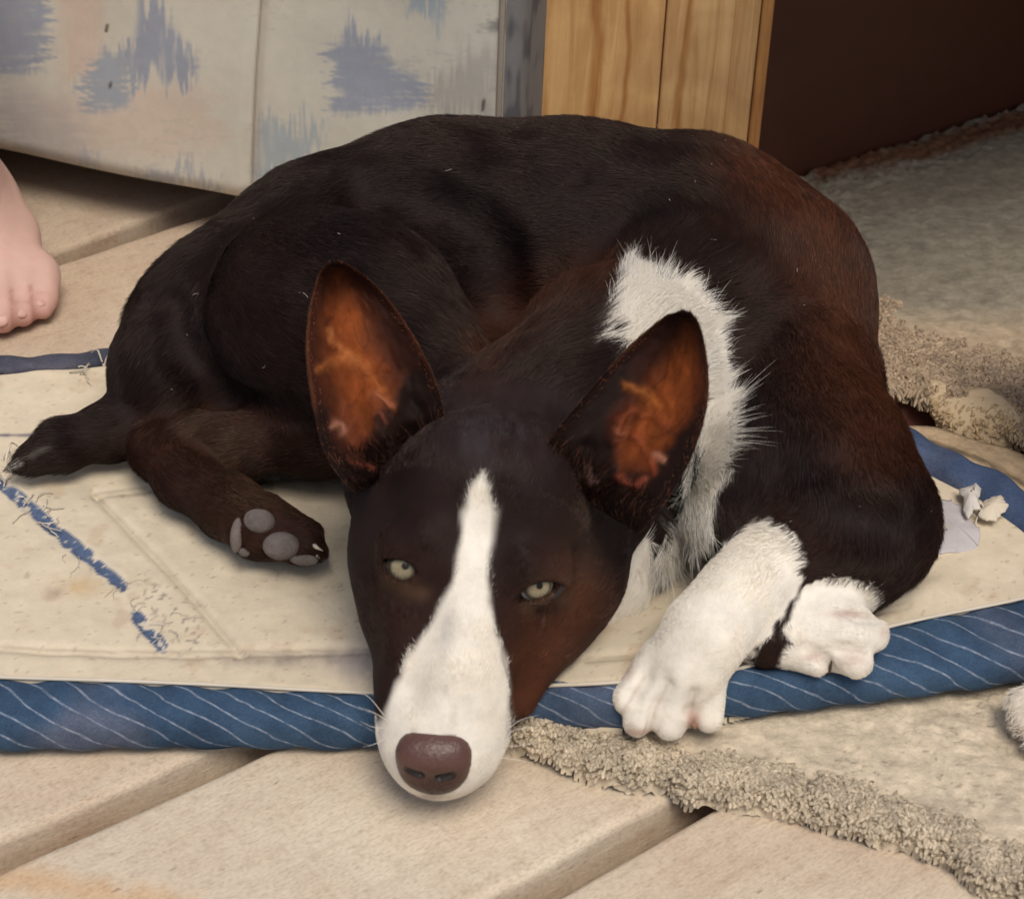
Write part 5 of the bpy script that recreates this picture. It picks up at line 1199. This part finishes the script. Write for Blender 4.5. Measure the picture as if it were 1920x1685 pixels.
V, F = Hs.mesh(); g_ = Hs.grad(V); V = V+g_*(.0003*fbm(V, 60, 3, 3))[:, None]
x, y = proj(V); c = np.tile(srgb(202, 166, 152), (len(V), 1))*np.clip(1+.06*fbm(V, 40, 3), .8, 1.2)[:, None]
gl_ = (np.exp(-(np.minimum(linesd(x, y, [(56, 535), (64, 604)]), linesd(x, y, [(20, 545), (24, 618)]))/4)**2)*.5+np.exp(-(np.minimum(linesd(x, y, [(70, 548), (92, 552)]), linesd(x, y, [(28, 566), (52, 566)]))/3)**2)*.25)[:, None]; c = c*(1-gl_)+srgb(160, 96, 84)*gl_  # shade in the toe gaps and creases painted on, slightly reddened
tip = ss(-V[:, 2], -.022, -.006)*ss(y, 500, 570); c = c*(1-tip[:, None]*np.array([.03, .16, .14]))
# the hip end is covered by shorts
mk('body', V-PO, F, M['skin'], person, col=c)
for (a, b) in (((76, 566), 15), ((40, 585), 17), ((0, 600), 20)):
    h_ = Hs.hit(*a); n_ = Hs.grad(h_)[0]; n_ = n_*.7+az*.3; n_ /= np.linalg.norm(n_); tx = RT-n_*(RT@n_); tx /= np.linalg.norm(tx); ty = np.cross(n_, tx)
    V, F, L = sphere(h_-n_*.0006, 1, 24, 16, np.array([tx, ty, n_]), (rad(b*.75, h_), rad(b*.62, h_), .0011)); mk('toenail', V-PO, F, M['toenail'], person)
t_ = np.linspace(.35, 1.05, 30); Cq = kn+(hip-kn)*t_[:, None]; V, F = tube(Cq, .062+.02*t_, 40); V = V+.003*fbm(V, 25, 3, 3)[:, None]
mk('shorts', V-PO, F, M['denim'], person, col=np.tile(srgb(70, 84, 110), (len(V), 1)))

# ================================================================== a second animal's white paw at the right edge
dp0 = U(1945, 1340, .024); dogb = empty('dog', tuple(dp0)); DO = np.array(dp0)
tag(dogb, 'second, white-furred dog with only a paw tip showing at the right edge, on beige rug', 'dog')
BP = []
def bc(pts, k=.005):
    Q = [P3(p) for p in pts]; Rr = [rad(p[3], q_) for p, q_ in zip(pts, Q)]
    for i in range(len(Q)-1): BP.append((Cap(Q[i], Q[i+1], Rr[i], Rr[i+1]), k))
bc([(2200, 1180, .05, 60), (2060, 1275, .032, 52), (1985, 1325, .026, 55)], .008)
bc([(1975, 1300, .026, 34), (1918, 1318, .024, 30)], .0025); bc([(1975, 1335, .024, 34), (1926, 1352, .020, 29)], .0025); bc([(1990, 1365, .022, 34), (1950, 1385, .019, 27)], .0025)
bc([(2200, 1180, .05, 60), (2330, 1120, .055, 80)], .012)
def bw(a, b, ra, rb, k=.02): BP.append((Cap(np.array(a), np.array(b), ra, rb), k))
sh_ = U(2330, 1120, .055)
bw(sh_, sh_+[.05, .03, .0], .020, .046); bw(sh_+[.05, .03, 0], sh_+[.15, .10, .0], .048, .052); bw(sh_+[.15, .10, 0], sh_+[.22, .14, -.01], .052, .044)       # chest, belly, rump
bw(sh_+[.20, .09, -.01], sh_+[.13, .05, -.035], .034, .017, .012); bw(sh_+[.13, .05, -.035], sh_+[.17, .035, -.043], .012, .011, .006)                          # folded hind leg
bw(sh_+[.24, .17, -.02], sh_+[.20, .24, -.045], .010, .007, .008)                                                                                                   # tail
bw(sh_+[.04, .05, .03], sh_+[.0, .10, .055], .034, .028); bw(sh_+[.0, .10, .055], sh_+[-.015, .115, .055], .032, .030, .01); bw(sh_+[-.015, .12, .05], sh_+[-.04, .15, .035], .022, .012, .01)   # neck, head, muzzle turned away
bw(sh_+[.012, .09, .075], sh_+[.02, .08, .088], .012, .007, .005); bw(sh_+[.02, .125, .07], sh_+[.033, .125, .084], .012, .007, .005)
lo = np.min([p.lo for p, k in BP], 0)-.006; hi = np.max([p.hi for p, k in BP], 0)+.006; Bs = SDF(lo, hi, .0019)
for p, k in BP: Bs.apply(p, k)
V, F = Bs.mesh(); g_ = Bs.grad(V); x, y = proj(V)
c = np.tile(srgb(222, 212, 196), (len(V), 1)); kk = np.exp(-(((x-1912)/16)**2+((y-1375)/16)**2))[:, None]*.6; c = c*(1-kk)+srgb(176, 140, 128)*kk
mk('body', V-DO, F, M['coat'], dogb, col=c)
N = 9000; near_ = (x < 2150).astype(float); f, w_ = quad_sample(V, F, N, near_[F].mean(1)); p = interp(V, F, f, w_); nn = interp(g_, F, f, w_)
d_ = np.array([-.7, -.5, -.2])+rng.normal(0, .2, (N, 3)); d_ = d_-nn*(d_*nn).sum(1)[:, None]*.9+nn*.2; d_ /= np.linalg.norm(d_, axis=1)[:, None]; s4 = np.linspace(0, 1, 4)[None, :, None]
strands('fur', (p-DO)[:, None]+d_[:, None]*s4*.0035, np.array([1, .9, .7, .2])*.00009, M['fur'], dogb, np.tile(srgb(226, 218, 204), (N, 1)))
